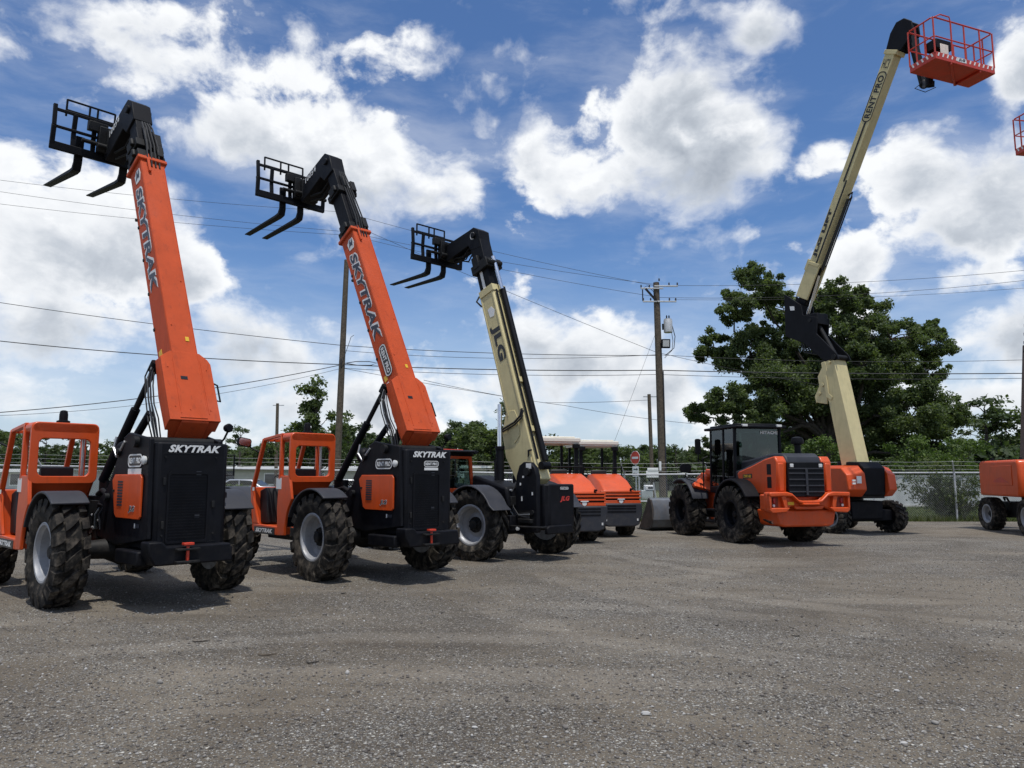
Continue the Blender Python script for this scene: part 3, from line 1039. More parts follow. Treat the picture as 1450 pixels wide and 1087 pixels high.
    mh = b.build('mirror_head', BLACK, mo, bevel=.012)
    b = MB().prism([(-.024, a, c) for a, c in rrect(.21, .12, .04)], (.004, 0, 0)).xf(lambda p: mt @ p)
    b.build('mirror_glass', CHROME, mo)
    MB().box(1.16, 1.92, yl - .045, yl + .006, .64, .755).build('step_plate', DECALK, T, bevel=.004)
    lettering('SKYTRAK', (1.54, yl + .006, .70), (-1, 0, 0), (0, 0, 1), .62, .07, DECAL, T, bold=.04, shear=.3)

    # ---------------- boom
    al = R(alpha)
    a_, n_ = V(math.cos(al), 0, math.sin(al)), V(-math.sin(al), 0, math.cos(al))

    def B(a, y, n):
        return PIN + a_ * a + n_ * n + V(0, y, 0)

    def bbox(bm, a0, a1, y0, y1, n0, n1):
        return bm.obox(B((a0 + a1) / 2, (y0 + y1) / 2, (n0 + n1) / 2), a_ * (a1 - a0) / 2, V(0, (y1 - y0) / 2, 0), n_ * (n1 - n0) / 2)
    W, Dp = .18, .42
    b = MB()
    bbox(b, .12, reach, -W, W, -Dp, -.004)
    b.prism([B(-.02, W, -.02), B(.12, W, -.006), B(.12, W, -Dp), B(-.14, W, -.36)], V(0, -2 * W, 0))
    bo = b.build('boom', FADED, T, bevel=.012)
    # wider shell round the foot of the boom
    b = MB()
    b.prism([B(0, -.335, 0), B(.90, -.335, 0), B(.97, -.30, 0), B(1.06, -.20, 0), B(1.06, .20, 0), B(.96, .335, 0), B(0, .335, 0)], -n_ * .055)
    b.prism([B(0, .335, -.056), B(.96, .335, -.056), B(.99, .335, -.17), B(.45, .335, -.24), B(-.05, .335, -.20)], V(0, -.05, 0))
    b.prism([B(0, -.335, -.056), B(.90, -.335, -.056), B(.92, -.335, -.17), B(.45, -.335, -.24), B(-.05, -.335, -.20)], V(0, .05, 0))
    b.prism([B(.96, .285, -.056), B(1.06, .185, -.056), B(1.06, .185, -.3), B(.99, .285, -.17)], -a_ * .03)
    b.prism([B(0, .335, -.0565), B(0, -.335, -.0565), B(-.1, -.25, -.34), B(-.1, .25, -.34)], a_ * .03)
    bbox(b, .03, .05, -.16, .2, 0, .008)
    b.build('boom_shell', FADED, bo, bevel=.006)
    for y0, y1 in ((-.175, -.168), (.168, .175)):
        b = MB()
        bbox(b, .16, reach - .12, y0, y1, -.004, .003)
        b.build('weld_seam', FADED, bo)
    for y in (-.20, .17):
        b = MB()
        bbox(b, .10, .94, y, y + .012, .0, .006)
        b.build('weld_seam', FADED, bo)
    for aa, y in ((.16, -.22), (.16, .05), (.20, .24), (.80, -.26), (.80, .26), (1.5, .12), (2.3, -.12)):
        MB().tube([B(aa, y, 0), B(aa, y, .008)], .008, 6).build('bolt_head', FADED, bo)
    for aa, y, w_, h_, m_ in ((.62, .02, .09, .05, DECALK), (1.25, -.09, .05, .07, YELLOW)):
        b = MB()
        bbox(b, aa, aa + h_, y, y + w_, .0, .004)
        b.build('notice_sticker', m_, bo)
    for aa, m_ in ((1.02, DECAL), (1.16, YELLOW)):
        b = MB()
        bbox(b, aa, aa + .10, W, W + .004, -.36, -.27)
        b.build('notice_sticker', m_, bo)
    b = MB()
    bbox(b, reach - .10, reach - .03, -W - .04, W + .04, -Dp - .05, .035)
    b.build('boom_collar', FADED, bo, bevel=.015)
    b = MB()
    bbox(b, reach - .34, reach + .02, .05, .09, .0, .04)
    b.build('wear_pad_bracket', FADED, bo, bevel=.008)
    b = MB()
    bbox(b, reach - 1.02, reach - .98, W, W + .03, -Dp, -Dp + .03)
    for k in range(6):
        bbox(b, .4 + k * .62, .44 + k * .62, W, W + .012, -Dp + .01, -Dp + .05)
    b.build('hose_clip', DARK, bo)
    b = MB()
    b.tube([B(reach - .95, W * .5, -Dp - .05), B(reach - 1.9, W * .5, -Dp - .05)], .03, 8)
    b.tube([B(reach - 1.0, -W * .5, -Dp - .03), B(.6, -W * .5, -Dp - .03)], .02, 6)
    b.build('hose', HOSE, bo)
    # telescoping sections
    b = MB()
    bbox(b, reach - .3, reach + (tip - reach) * .52, -.145, .145, -.37, -.05)
    bbox(b, tip * .5 + reach * .5 - .05, tip - .18, -.12, .12, -.335, -.08)
    ext = b.build('boom_extension', BLACK, bo, bevel=.012)
    mid = reach + (tip - reach) * .5
    for a in ([reach + .04, mid] if tip - reach > 1.4 else [reach + .05, reach + .28]):
        b = MB()
        bbox(b, a - .06, a + .08, -.20, .20, -.42, -.0)
        bbox(b, a - .02, a + .22, -.18, -.08, -.0, .05)
        bbox(b, a - .02, a + .16, .16, .22, -.32, -.12)
        b.tube([B(a + .04, .05, .03), B(a + .3, .05, .03)], .028, 8)
        b.tube([B(a - .02, .22, -.1), B(a + .1, .22, -.1)], .04, 8)
        b.tube([B(a - .02, -.22, -.1), B(a + .1, -.22, -.1)], .04, 8)
        b.build('wear_pad', DARK, bo, bevel=.01)
    b = MB()
    for k in range(4):
        y = -.1 + .06 * k
        b.tube([B(reach - .2, y, .0), B(reach + .2, y, .05 + .01 * k), B(mid, y * .8, .02), B(tip - .5, y * .6, -.02)], .014, 6)
    b.build('hose', HOSE, bo)
    # gooseneck head
    tp = B(tip, 0, -.2)
    hx, hz = tp.x, tp.z
    yc = PIN.y
    neck = [(hx - .30, hz - .32), (hx - .16, hz + .02), (hx + .02, hz + .12), (hx + .14, hz + .08), (hx + 1.02, hz - .26), (hx + 1.06, hz - .50), (hx + .90, hz - .66), (hx + .62, hz - .56), (hx + .16, hz - .34), (hx - .0, hz - .46)]
    b = MB().xz(neck, yc - .15, yc + .15)
    b.tube([(hx - .05, yc - .19, hz - .08), (hx - .05, yc + .19, hz - .08)], .07, 14)
    hd_ = b.build('boom_head', BLACK, T, bevel=.015)
    lettering('10054', (hx + .60, yc + .151, hz - .20), V(.93, 0, -.36), V(-.36, 0, -.93) * -1, .46, .11, DECAL, hd_, bold=.03, shear=.25) if False else \
        lettering('10054', (hx + .56, yc + .151, hz - .17), V(-.93, 0, .36), V(.36, 0, .93), .46, .11, DECAL, hd_, bold=.02, shear=.25)
    b = MB()
    b.tube([(hx + .1, yc - .12, hz - .42), (hx + .55, yc - .12, hz - .62)], .05, 10)
    b.tube([(hx + .0, yc + .05, hz - .45), (hx + .2, yc + .08, hz - .62), (hx + .6, yc + .1, hz - .60)], .02, 6)
    b.tube([(hx + .0, yc - .02, hz - .45), (hx + .25, yc + .02, hz - .70), (hx + .7, yc + .05, hz - .66)], .018, 6)
    b.build('tilt_cylinder', DARK, hd_)
    carriage(T, hx + 1.10, hz - (.62 if steep else .68),   .76 if steep else .86, -.66, yc, tilt=-6 if steep else 2, fy=(.30, -.42) if steep else (.24, -.16), fl=1.8 if steep else 1.72)
    # lift cylinders between chassis and boom
    for y, nm in ((.27, 1), (-.64, 2)):
        p0, p1 = V(.72, y + .06, 1.55), B(1.0, (y - PIN.y) * .62, -.26)
        d = (p1 - p0).normalized()
        b = MB().tube([p0, p0 + d * (p1 - p0).length * .62], .062, 14)
        b.tube([p1 - d * .12, p1 + d * .02], .075, 12)
        b.beam(p0 + V(0, -.05, 0), p0 + V(0, -.05, -.45), .10, .3)
        cy_ = b.build('lift_cylinder', BLACK, T)
        MB().tube([p0 + d * .5, p1], .04, 12).build('piston_rod', DARK, cy_)
    b = MB().tube([(.10, .33, 1.55), (-.25, .33, 2.02)], .09, 14).tube([(-.25, .33, 2.02), B(.25, .44, -.3)], .05, 10)
    b.ball((-.06, .33, 1.95), .13)
    b.build('compensation_cylinder', BLACK, T)
    # bundle of hoses looping from chassis to boom foot
    for k in range(6):
        y = .17 + .02 * (k % 3)
        p = [V(-.80 + .03 * k, y, 2.05), B(.12, y + .22 + .01 * k, -.20 - .02 * k), B(.34 + .04 * k, y + .24, -.22 - .025 * k), B(.62 + .04 * k, y + .22, -.22 - .02 * k), B(.82 + .02 * k, y + .19, -.20)]
        MB().tube(p, .010, 6).build('hose', [HOSE, PLASTIC, HOSE, HOSE, WIRE, HOSE][k], T)
    MB().tube([(-.50, .50, 2.05), (-.30, .52, 1.86), (-.18, .52, 1.98), (-.2, .5, 2.12)], .018, 6).build('hose', ALU, T)
    b = MB().tube([(-1.0, -.48, 2.0), (-1.05, -.55, 2.1), (-1.17, -.55, 2.22)], .014, 6).lathe([(.045, 0), (.06, .03), (.05, .09)], (-1.2, -.55, 2.24), 'X', 14)
    b.build('work_light', BLACK, T)
    b = MB().tube([B(.38, -.335, -.08), B(.36, -.42, -.08), B(.62, -.42, -.08), B(.66, -.335, -.08)], .013, 6)
    b.build('hose_guard', BLACK, bo)
    return T


def carriage(T, x, z0, yl, yr, yc, tilt=4, fy=(.34, -.02), fl=1.55, guard=True):
    """fork carriage: frame, backrest bars, guard, two forks"""
    c = empty('fork_carriage', T, (x, 0, z0))
    c.rotation_euler = (0, R(tilt), 0)
    b = MB()
    b.beam((0, yl, .06), (0, yr, .06), .07, .13)
    b.beam((0, yl, .66), (0, yr, .66), .045, .05)
    b.beam((0, yl, .38), (0, yr, .38), .045, .045)
    for y in (yl - .03, yr + .03):
        b.beam((0, y, .0), (-.03, y, .38), .07, .06)
        b.beam((-.03, y, .38), (0, y, .74), .06, .06)
    for y in (yl - .34, yc + .30, yc - .25):
        b.beam((-.0, y, .06), (.03, y, .36), .07, .05)
        b.beam((.03, y, .36), (0, y, .66), .07, .05)
    b.build('carriage_frame', BLACK, c, bevel=.008)
    b = MB()
    b.box(-.14, .0, yc - .26, yc + .26, .12, .56)
    b.box(-.26, -.1, yc - .16, yc - .10, .10, .50).box(-.26, -.1, yc + .10, yc + .16, .10, .50)
    b.tube([(-.2, yc - .3, .2), (-.2, yc + .3, .2)], .05, 12)
    b.box(-.10, .02, yc + .12, yc + .42, .46, .62)
    b.tube([(-.06, yc - .5, .26), (-.06, yc + .5, .26)], .035, 10)
    b.build('coupler', DARK, c, bevel=.01)
    if guard:
        b = MB()
        y0, y1 = yl - .22, yr + .45
        g0 = .10
        for zz, hh in ((.72, .05), (.90, .03)):
            b.beam((g0, y0, zz), (g0, y1, zz), .03, hh)
        for y in (y0, y0 - .35, (y0 + y1) / 2 - .1, y1):
            b.beam((g0, y, .62), (g0, y, .91), .03, .03)
            b.beam((0, y, .66), (g0, y, .70), .03, .03)
        b.build('load_guard', BLACK, c, bevel=.006)
    for y in fy:
        b = MB()
        pr = [(.06, .34), (.11, .34), (.11, -.10), (.17, -.185), (.30, -.20), (fl, -.215), (fl, -.235), (.25, -.262), (.10, -.24), (.06, -.12)]
        b.xz(pr, y - .065, y + .065)
        b.build('fork', BLACK, c, bevel=.008)
    return c


M1 = orange_telehandler('nearest orange telehandler at the left, with a white strip under the badge on its side',
                        (-4.96, 10.47), 136.2, 63.8, 4.68, 5.95, True, False, True)
M2 = orange_telehandler('middle orange telehandler with black mast drawn far out and a badge on its boom', (-2.24, 12.9), 133.5, 61.9, 4.42, 6.40, False, True, False)


def boom_lettering(T, alpha, reach, with_badge):
    al = R(alpha)
    a_, n_ = V(math.cos(al), 0, math.sin(al)), V(-math.sin(al), 0, math.cos(al))
    bo = [c for c in T.children if c.name.split('.')[0] == 'boom'][0]

    def B(a, n):
        return PIN + a_ * a + n_ * n + V(0, .181, 0)
    L = 1.95
    c = reach - .52 - L / 2
    lettering('SKYTRAK', B(c, -.20), -a_, n_, L + .06, .245, DECAL, bo, bold=.085, shear=.25, lift=.001)
    lettering('SKYTRAK', B(c, -.20), -a_, n_, L, .20, NAVY, bo, bold=.035, shear=.25, lift=.004)
    p = B(reach - .32, -.17)
    MB().prism([p + a_ * x + n_ * y for x, y in ((-.10, -.08), (.06, -.10), (.12, -.02), (.10, .09), (-.02, .11), (-.12, .06))], V(0, .004, 0)).build('boom_emblem', DECAL, bo, smooth=0)
    MB().prism([p + a_ * x + n_ * y + V(0, .004, 0) for x, y in ((-.05, -.07), (.10, -.0), (.02, .02), (.08, .08), (-.06, .05), (-.02, .0))], V(0, .003, 0)).build('boom_emblem', NAVY, bo, smooth=0)
    if with_badge:
        badge(B(1.50, -.18), -a_, n_, .62, .21, bo)


boom_lettering(M1, 63.8, 4.68, False)
boom_lettering(M2, 61.9, 4.42, True)


# ------------------------------------------------------------------ the cream telehandler
def cream_telehandler(label, loc, hd):
    T = thing('telehandler', label, 'telehandler', (*loc, 0), R(hd), 'telehandlers parked in a row')
    MB().box(-1.0, 3.6, -.42, .42, .58, .98).build('chassis', DARK, T, bevel=.02)
    for x in (0, 3.2):
        MB().tube([(x, -.95, .68), (x, -.4, .68), (x, -.25, .68), (x, .25, .68), (x, .4, .68), (x, .95, .68)], [.1, .13, .23, .23, .13, .1], 14).build('axle', DARK, T)
    for x, y, s in ((0, 1.03, 8), (0, -1.03, 8), (3.2, 1.03, 0), (3.2, -1.03, 0)):
        wheel(T, x, y, Rt=.69, W=.42, Rr=.38, steer=s, nl=16, lug=.055, style='r4')
    for x in (0, 3.2):
        for y0, y1 in ((.80, 1.26), (-1.26, -.80)):
            b = MB()
            o = arc(x, .69, .755, 30, 150, 12)
            i_ = arc(x, .69, .72, 30, 150, 12)
            if x == 0:
                o = [(x + .90, 1.10)] + o + [(x - .78, .98)]
                i_ = [(x + .88, 1.06)] + i_ + [(x - .75, .97)]
            b.xz(o + i_[::-1], y0, y1)
            b.build('fender', PLASTIC, T, bevel=.015)
    # rear towers and hood
    tower = [(-1.06, .55), (-1.06, 1.62), (-1.0, 1.78), (-.88, 1.88), (-.70, 1.89), (-.58, 1.82), (-.50, 1.62), (-.42, .80), (-.55, .50)]
    for y0, y1 in ((.30, .42),):
        MB().xz(tower, y0, y1).build('side_plate', BLACK, T, bevel=.02)
    MB().tube([(-.82, .42, 1.70), (-.82, .47, 1.70)], .08, 14).build('pivot_pin', DARK, T)
    MB().tube([(-.95, .42, .92), (-.95, .45, .92)], .05, 10).build('pivot_pin', DARK, T)
    MB().box(-.92, -.78, .421, .425, 1.76, 1.86).build('sticker', DECAL, T)
    b = MB().xy([(-.45, -.55), (-1.12, -.55), (-1.2, -.48), (-1.2, .2), (-1.12, .29), (-.45, .29)], .62, 1.46)
    b.build('rear_hood', BLACK, T, bevel=.03)
    lettering('JLG', (-1.201, -.22, 1.17), (0, -1, 0), (0, 0, 1), .27, .115, REDDECAL, T, bold=.05, shear=.25)
    badge((-1.201, -.2, 1.38), (0, -1, 0), (0, 0, 1), .24, .055, T)
    b = MB().yz([(.34, .52), (.34, .64), (.26, .68), (-.36, .68), (-.40, .52)], -1.27, -1.19)
    b.build('bumper', BLACK, T, bevel=.02)
    MB().tube([(-1.26, .36, .66), (-1.3, .5, .66), (-.9, .62, .66), (-.5, .6, .66)], .022, 6).build('step_rail', DARK, T)
    b = MB().box(-.55, .3, .32, .62, .55, .86)
    b.build('side_step', BLACK, T, bevel=.02)
    MB().tube([(-.75, .64, .62), (-.75, .60, .62)], .035, 10).build('reflector', DECAL, T)
    for x, z, w_, h_ in ((-.70, 1.60, .05, .04), (-.62, 1.46, .035, .05), (-.95, 1.28, .03, .06), (-.66, 1.18, .03, .09)):
        MB().box(x - w_ / 2, x + w_ / 2, .421, .426, z - h_ / 2, z + h_ / 2).build('notice_sticker', DECAL, T)
    for k in range(5):
        p = [(-.46 + .05 * k, .34, 1.55 - .05 * k), (-.42 + .06 * k, .46, 1.30), (-.50 + .09 * k, .50, 1.02 + .03 * k), (-.62 + .05 * k, .47, .86), (-.9, .45, .80 + .03 * k)]
        MB().tube(p, .014, 6).build('hose', [HOSE, PLASTIC, HOSE, WIRE, HOSE][k], T)
    MB().box(-.98, -.62, .42, .50, .72, .80).build('bracket', DARK, T, bevel=.01)
    MB().box(-.50, -.30, .42, .56, 1.04, 1.22).build('valve_block', DARK, T, bevel=.01)
    for x, z in ((-.48, 1.34), (-.36, 1.25)):
        MB().tube([(x, .52, z), (x + .06, .52, z)], .022, 8).build('hose_fitting', ALU, T)
    # side engine hood: low dark bonnet between cab and tower
    b = MB().xz([(.75, 1.05), (.75, 1.66), (.45, 1.64), (-.15, 1.50), (-.45, 1.42), (-.5, 1.05)], -1.0, -.62)
    b.build('engine_cover', BLACK, T, bevel=.04)
    b = MB().xz([(.62, 1.0), (.62, 1.64), (.40, 1.60), (-.1, 1.48), (-.42, 1.40), (-.5, 1.0)], .10, .62)
    b.build('side_cover', BLACK, T, bevel=.05)
    # cab
    yl, yr, xr = 1.28, .48, .78
    b = MB().box(xr + .02, 2.2, yr, yl, .95, 1.24)
    b.xz([(xr, 1.24), (2.25, 1.24), (2.25, .72), (1.15, .68), (.92, .95)], yl - .04, yl)
    co = b.build('cab', BLACK, T, bevel=.02)
    cy, hw = (yl + yr) / 2, yl - yr
    o_ = [(xr - (.12 if c < 0 else 0) * 0, cy + a + (-.06 if c < 0 else 0), 1.66 + c) for a, c in rrect(hw, .76, .05)]
    i_ = [(xr, cy + a + (-.06 if c < 0 else 0), 1.67 + c) for a, c in rrect(hw - .14, .60, .05)]
    MB().ring(o_, i_, (.06, 0, 0)).build('rear_frame', ORANGE, co, bevel=.012)
    MB().prism([(x + .03, y, z) for x, y, z in i_], (.006, 0, 0)).build('rear_window', GLASS, co, smooth=0)
    for p, q in (((xr + .03, yl - .03, 1.3), (xr + .05, yl - .05, 2.02)), ((2.2, yl - .03, 1.25), (1.95, yl - .05, 2.02)), ((2.2, yr + .03, 1.25), (1.95, yr + .05, 2.02)), ((1.2, yl - .03, 1.25), (1.2, yl - .05, 2.02))):
        MB().beam(p, q, .06, .06, up=(0, 1, 0)).build('pillar', ORANGE, co, bevel=.01)
    b = MB().prism([(xr - .02, yr - .02, 2.02), (xr - .02, yl + .02, 2.02), (2.02, yl + .02, 2.03), (2.02, yr - .02, 2.03)], (0, 0, .10))
    b.prism([(xr - .25, yr + .02, 2.08), (xr - .25, yl - .05, 2.08), (xr, yl, 2.10), (xr, yr, 2.10)], (0, 0, .05))
    b.build('roof', BLACK, co, bevel=.03)
    MB().box(.95, 1.8, yr + .1, yl - .1, 2.13, 2.17).build('roof_cover', REDM, co, bevel=.01)
    MB().lathe([(.035, 0), (.045, .02), (.03, .04)], (xr - .265, yr + .12, 2.10), 'X', 12).build('work_light', BLACK, co)
    MB().prism([(1.0, yl - .035, 1.28), (2.13, yl - .035, 1.28), (1.93, yl - .05, 1.98), (.95, yl - .05, 1.98)], (0, .006, 0)).build('side_window', GLASS, co, smooth=0)
    MB().prism([(2.2, yl - .06, 1.28), (2.2, yr + .06, 1.28), (1.97, yr + .06, 1.98), (1.97, yl - .06, 1.98)], (.006, 0, 0)).build('windscreen', GLASS, co, smooth=0)
    b = MB().box(1.1, 1.5, .68, 1.08, 1.1, 1.26).xz([(1.08, 1.24), (1.18, 1.24), (1.1, 1.72), (1.02, 1.72)], .7, 1.06)
    b.build('seat', SEAT, co, bevel=.04)
    b = MB().lathe([(.17, -.012), (.185, 0), (.17, .012), (.155, 0)], (0, 0, 0), 'Z', 20, closed=True).beam((-.16, 0, 0), (.16, 0, 0), .03, .015)
    mt = Matrix.Translation((1.8, .88, 1.52)) @ Matrix.Rotation(R(-30), 4, 'Y')
    b.xf(lambda p: mt @ p)
    b.build('steering_wheel', SEAT, co)
    badge((.93, yl + .001, 1.12), (-1, 0, 0), (0, 0, 1), .001, .001, T) if False else lettering('1055', (.70, .83, 1.17), (0, -1, 0), (0, 0, 1), .34, .10, DECAL, T, bold=.02, shear=.3)
    b = MB().box(.71, .80, .52, 1.2, 1.05, 1.26)
    b.build('rear_panel', BLACK, T, bevel=.01)
    # vertical lift cylinder on the near side
    p0, p1 = V(.12, .28, .75), V(.28, .16, 3.10)
    d = (p1 - p0).normalized()
    b = MB().tube([p0, p0 + d * 1.45], .085, 16)
    b.lathe([(.10, 0), (.10, .06)], p0 + d * 1.42, 'Z', 14)
    b.tube([p0 + V(-.02, .12, .25), p0 + V(0.02, .13, 1.2)], .025, 8)
    cyl = b.build('lift_cylinder', BLACK, T)
    MB().tube([p0 + d * 1.4, p1], .05, 14).build('piston_rod', CHROME, cyl)
    # boom
    al = R(71.4)
    a_, n_ = V(math.cos(al), 0, math.sin(al)), V(-math.sin(al), 0, math.cos(al))
    P = V(-.72, -.16, 1.56)

    def B(a, y, n):
        return P + a_ * a + n_ * n + V(0, y, 0)

    def bb(bm, a0, a1, y0, y1, n0, n1):
        return bm.obox(B((a0 + a1) / 2, (y0 + y1) / 2, (n0 + n1) / 2), a_ * (a1 - a0) / 2, V(0, (y1 - y0) / 2, 0), n_ * (n1 - n0) / 2)
    W = .18
    prof = [(0, 0), (4.42, 0), (4.42, -.42), (1.62, -.48), (1.25, -.72), (.72, -.78), (.12, -.62), (-.12, -.30)]
    b = MB().prism([B(a, W, n) for a, n in prof], V(0, -2 * W, 0))
    bo = b.build('boom', CREAM, T, bevel=.02)
    b = MB()
    bb(b, 1.5, 4.3, W, W + .012, -.44, -.40)
    bb(b, 1.5, 4.3, W, W + .012, -.06, -.02)
    b.prism([B(a, W + .001, n) for a, n in [(.9, -.42), (1.0, -.22), (1.35, -.16), (1.55, -.2), (1.6, -.36), (1.3, -.52)]], V(0, .014, 0))
    b.prism([B(a, W + .001, n) for a, n in [(.12, -.05), (.55, -.05), (.42, -.24), (.1, -.30)]], V(0, .02, 0))
    bb(b, 4.30, 4.46, -W - .02, W + .02, -.44, .02)
    b.build('boom_stiffener', CREAM, bo, bevel=.008)
    b = MB()
    b.tube([B(1.30, W + .03, -.80), B(1.30, W + .05, -.25), B(1.36, W + .05, -.05), B(1.5, W + .02, .03)], .022, 8)
    b.tube([B(1.25, W + .03, -.80), B(1.25, W + .05, -.25), B(1.31, W + .05, -.03), B(1.45, W + .02, .05)], .018, 8)
    b.tube([B(.5, W + .01, -.12), B(.62, W + .03, -.06), B(.6, W + .03, .02)], .02, 8)
    b.build('hose', HOSE, bo)
    # telescope cylinder along the back of the boom
    b = MB().tube([B(.35, -.04, .09), B(4.35, -.04, .075)], .066, 16)
    b.tube([B(.25, -.1, .09), B(.25, .12, .09)], .08, 14)
    b.tube([B(.4, .13, .06), B(4.3, .13, .05)], .022, 8)
    te = b.build('telescope_cylinder', BLACK, bo)
    MB().tube([B(4.3, 0, .09), B(5.15, 0, .06)], .05, 12).build('piston_rod', CHROME, te)
    for k in (1.0, 2.1):
        bbm = MB()
        bb(bbm, k, k + .12, -.06, .1, .0, .06)
        bbm.build('cylinder_clamp', CREAM, bo, bevel=.008)
    b = MB()
    bb(b, 4.2, 5.9, -.155, .155, -.42, -.06)
    b.build('boom_extension', BLACK, bo, bevel=.012)
    b = MB()
    bb(b, 4.9, 5.12, -.23, .23, -.48, .05)
    bb(b, 5.0, 5.3, .16, .24, -.4, -.2)
    b.tube([B(5.0, -.2, .06), B(5.0, .2, .06)], .06, 12)
    b.build('wear_pad', DARK, bo, bevel=.015)
    b = MB()
    bb(b, 4.45, 4.95, .156, .165, -.30, -.22)
    b.build('sticker', DECAL, bo)
    b = MB()
    b.tube([B(4.42, .12, -.52), B(4.3, .2, -.56), B(4.15, .14, -.50)], .02, 6)
    b.tube([B(4.35, .0, -.52), B(1.4, .0, -.55)], .018, 6)
    b.build('hose', HOSE, bo)
    lettering('JLG', B(3.12, W + .001, -.22), -a_, n_, .84, .30, DECALK, bo, bold=.05)
    p = B(3.86, W + .001, -.2)
    MB().prism([p + a_ * x + n_ * y for x, y in ((-.10, -.08), (.1, -.10), (.12, .03), (.0, .11), (-.12, .05))], V(0, .004, 0)).build('boom_emblem', DECAL, bo, smooth=0)
    tp = B(5.95, 0, -.24)
    hx, hz = tp.x, tp.z
    yc = P.y
    b = MB().xz([(hx - .30, hz - .42), (hx - .22, hz + .0), (hx - .04, hz + .10), (hx + .12, hz + .06), (hx + 1.05, hz - .12), (hx + 1.1, hz - .40), (hx + .9, hz - .50), (hx + .14, hz - .30), (hx + .05, hz - .42)], yc - .16, yc + .16)
    b.tube([(hx - .05, yc - .2, hz - .1), (hx - .05, yc + .2, hz - .1)], .07, 14)
    hd_ = b.build('boom_head', BLACK, T, bevel=.015)
    MB().lathe([(.085, 0), (.085, .004)], (hx - .02, yc + .161, hz - .10), 'Y', 20).build('decal_disc', DECAL, hd_)
    MB().lathe([(.045, 0), (.045, .004)], (hx - .02, yc + .164, hz - .10), 'Y', 5).build('decal_disc', DECALK, hd_)
    b = MB()
    for k in range(3):
        b.tube([(hx + .15, yc + .1 - .08 * k, hz - .32), (hx + .35, yc + .12 - .08 * k, hz - .50 - .04 * k), (hx + .8, yc + .1 - .08 * k, hz - .46)], .018, 6)
    b.tube([(hx + .1, yc, hz - .36), (hx + .8, yc, hz - .52)], .05, 10)
    b.build('tilt_cylinder', DARK, hd_)
    carriage(T, hx + 1.14, hz - .55, .86, -.62, yc, tilt=0, fy=(.30, -.14), fl=1.6)
    return T


cream_telehandler('cream boomed telehandler with a closed orange cab, third in the row beside the rollers', (.05, 15.75), 133)


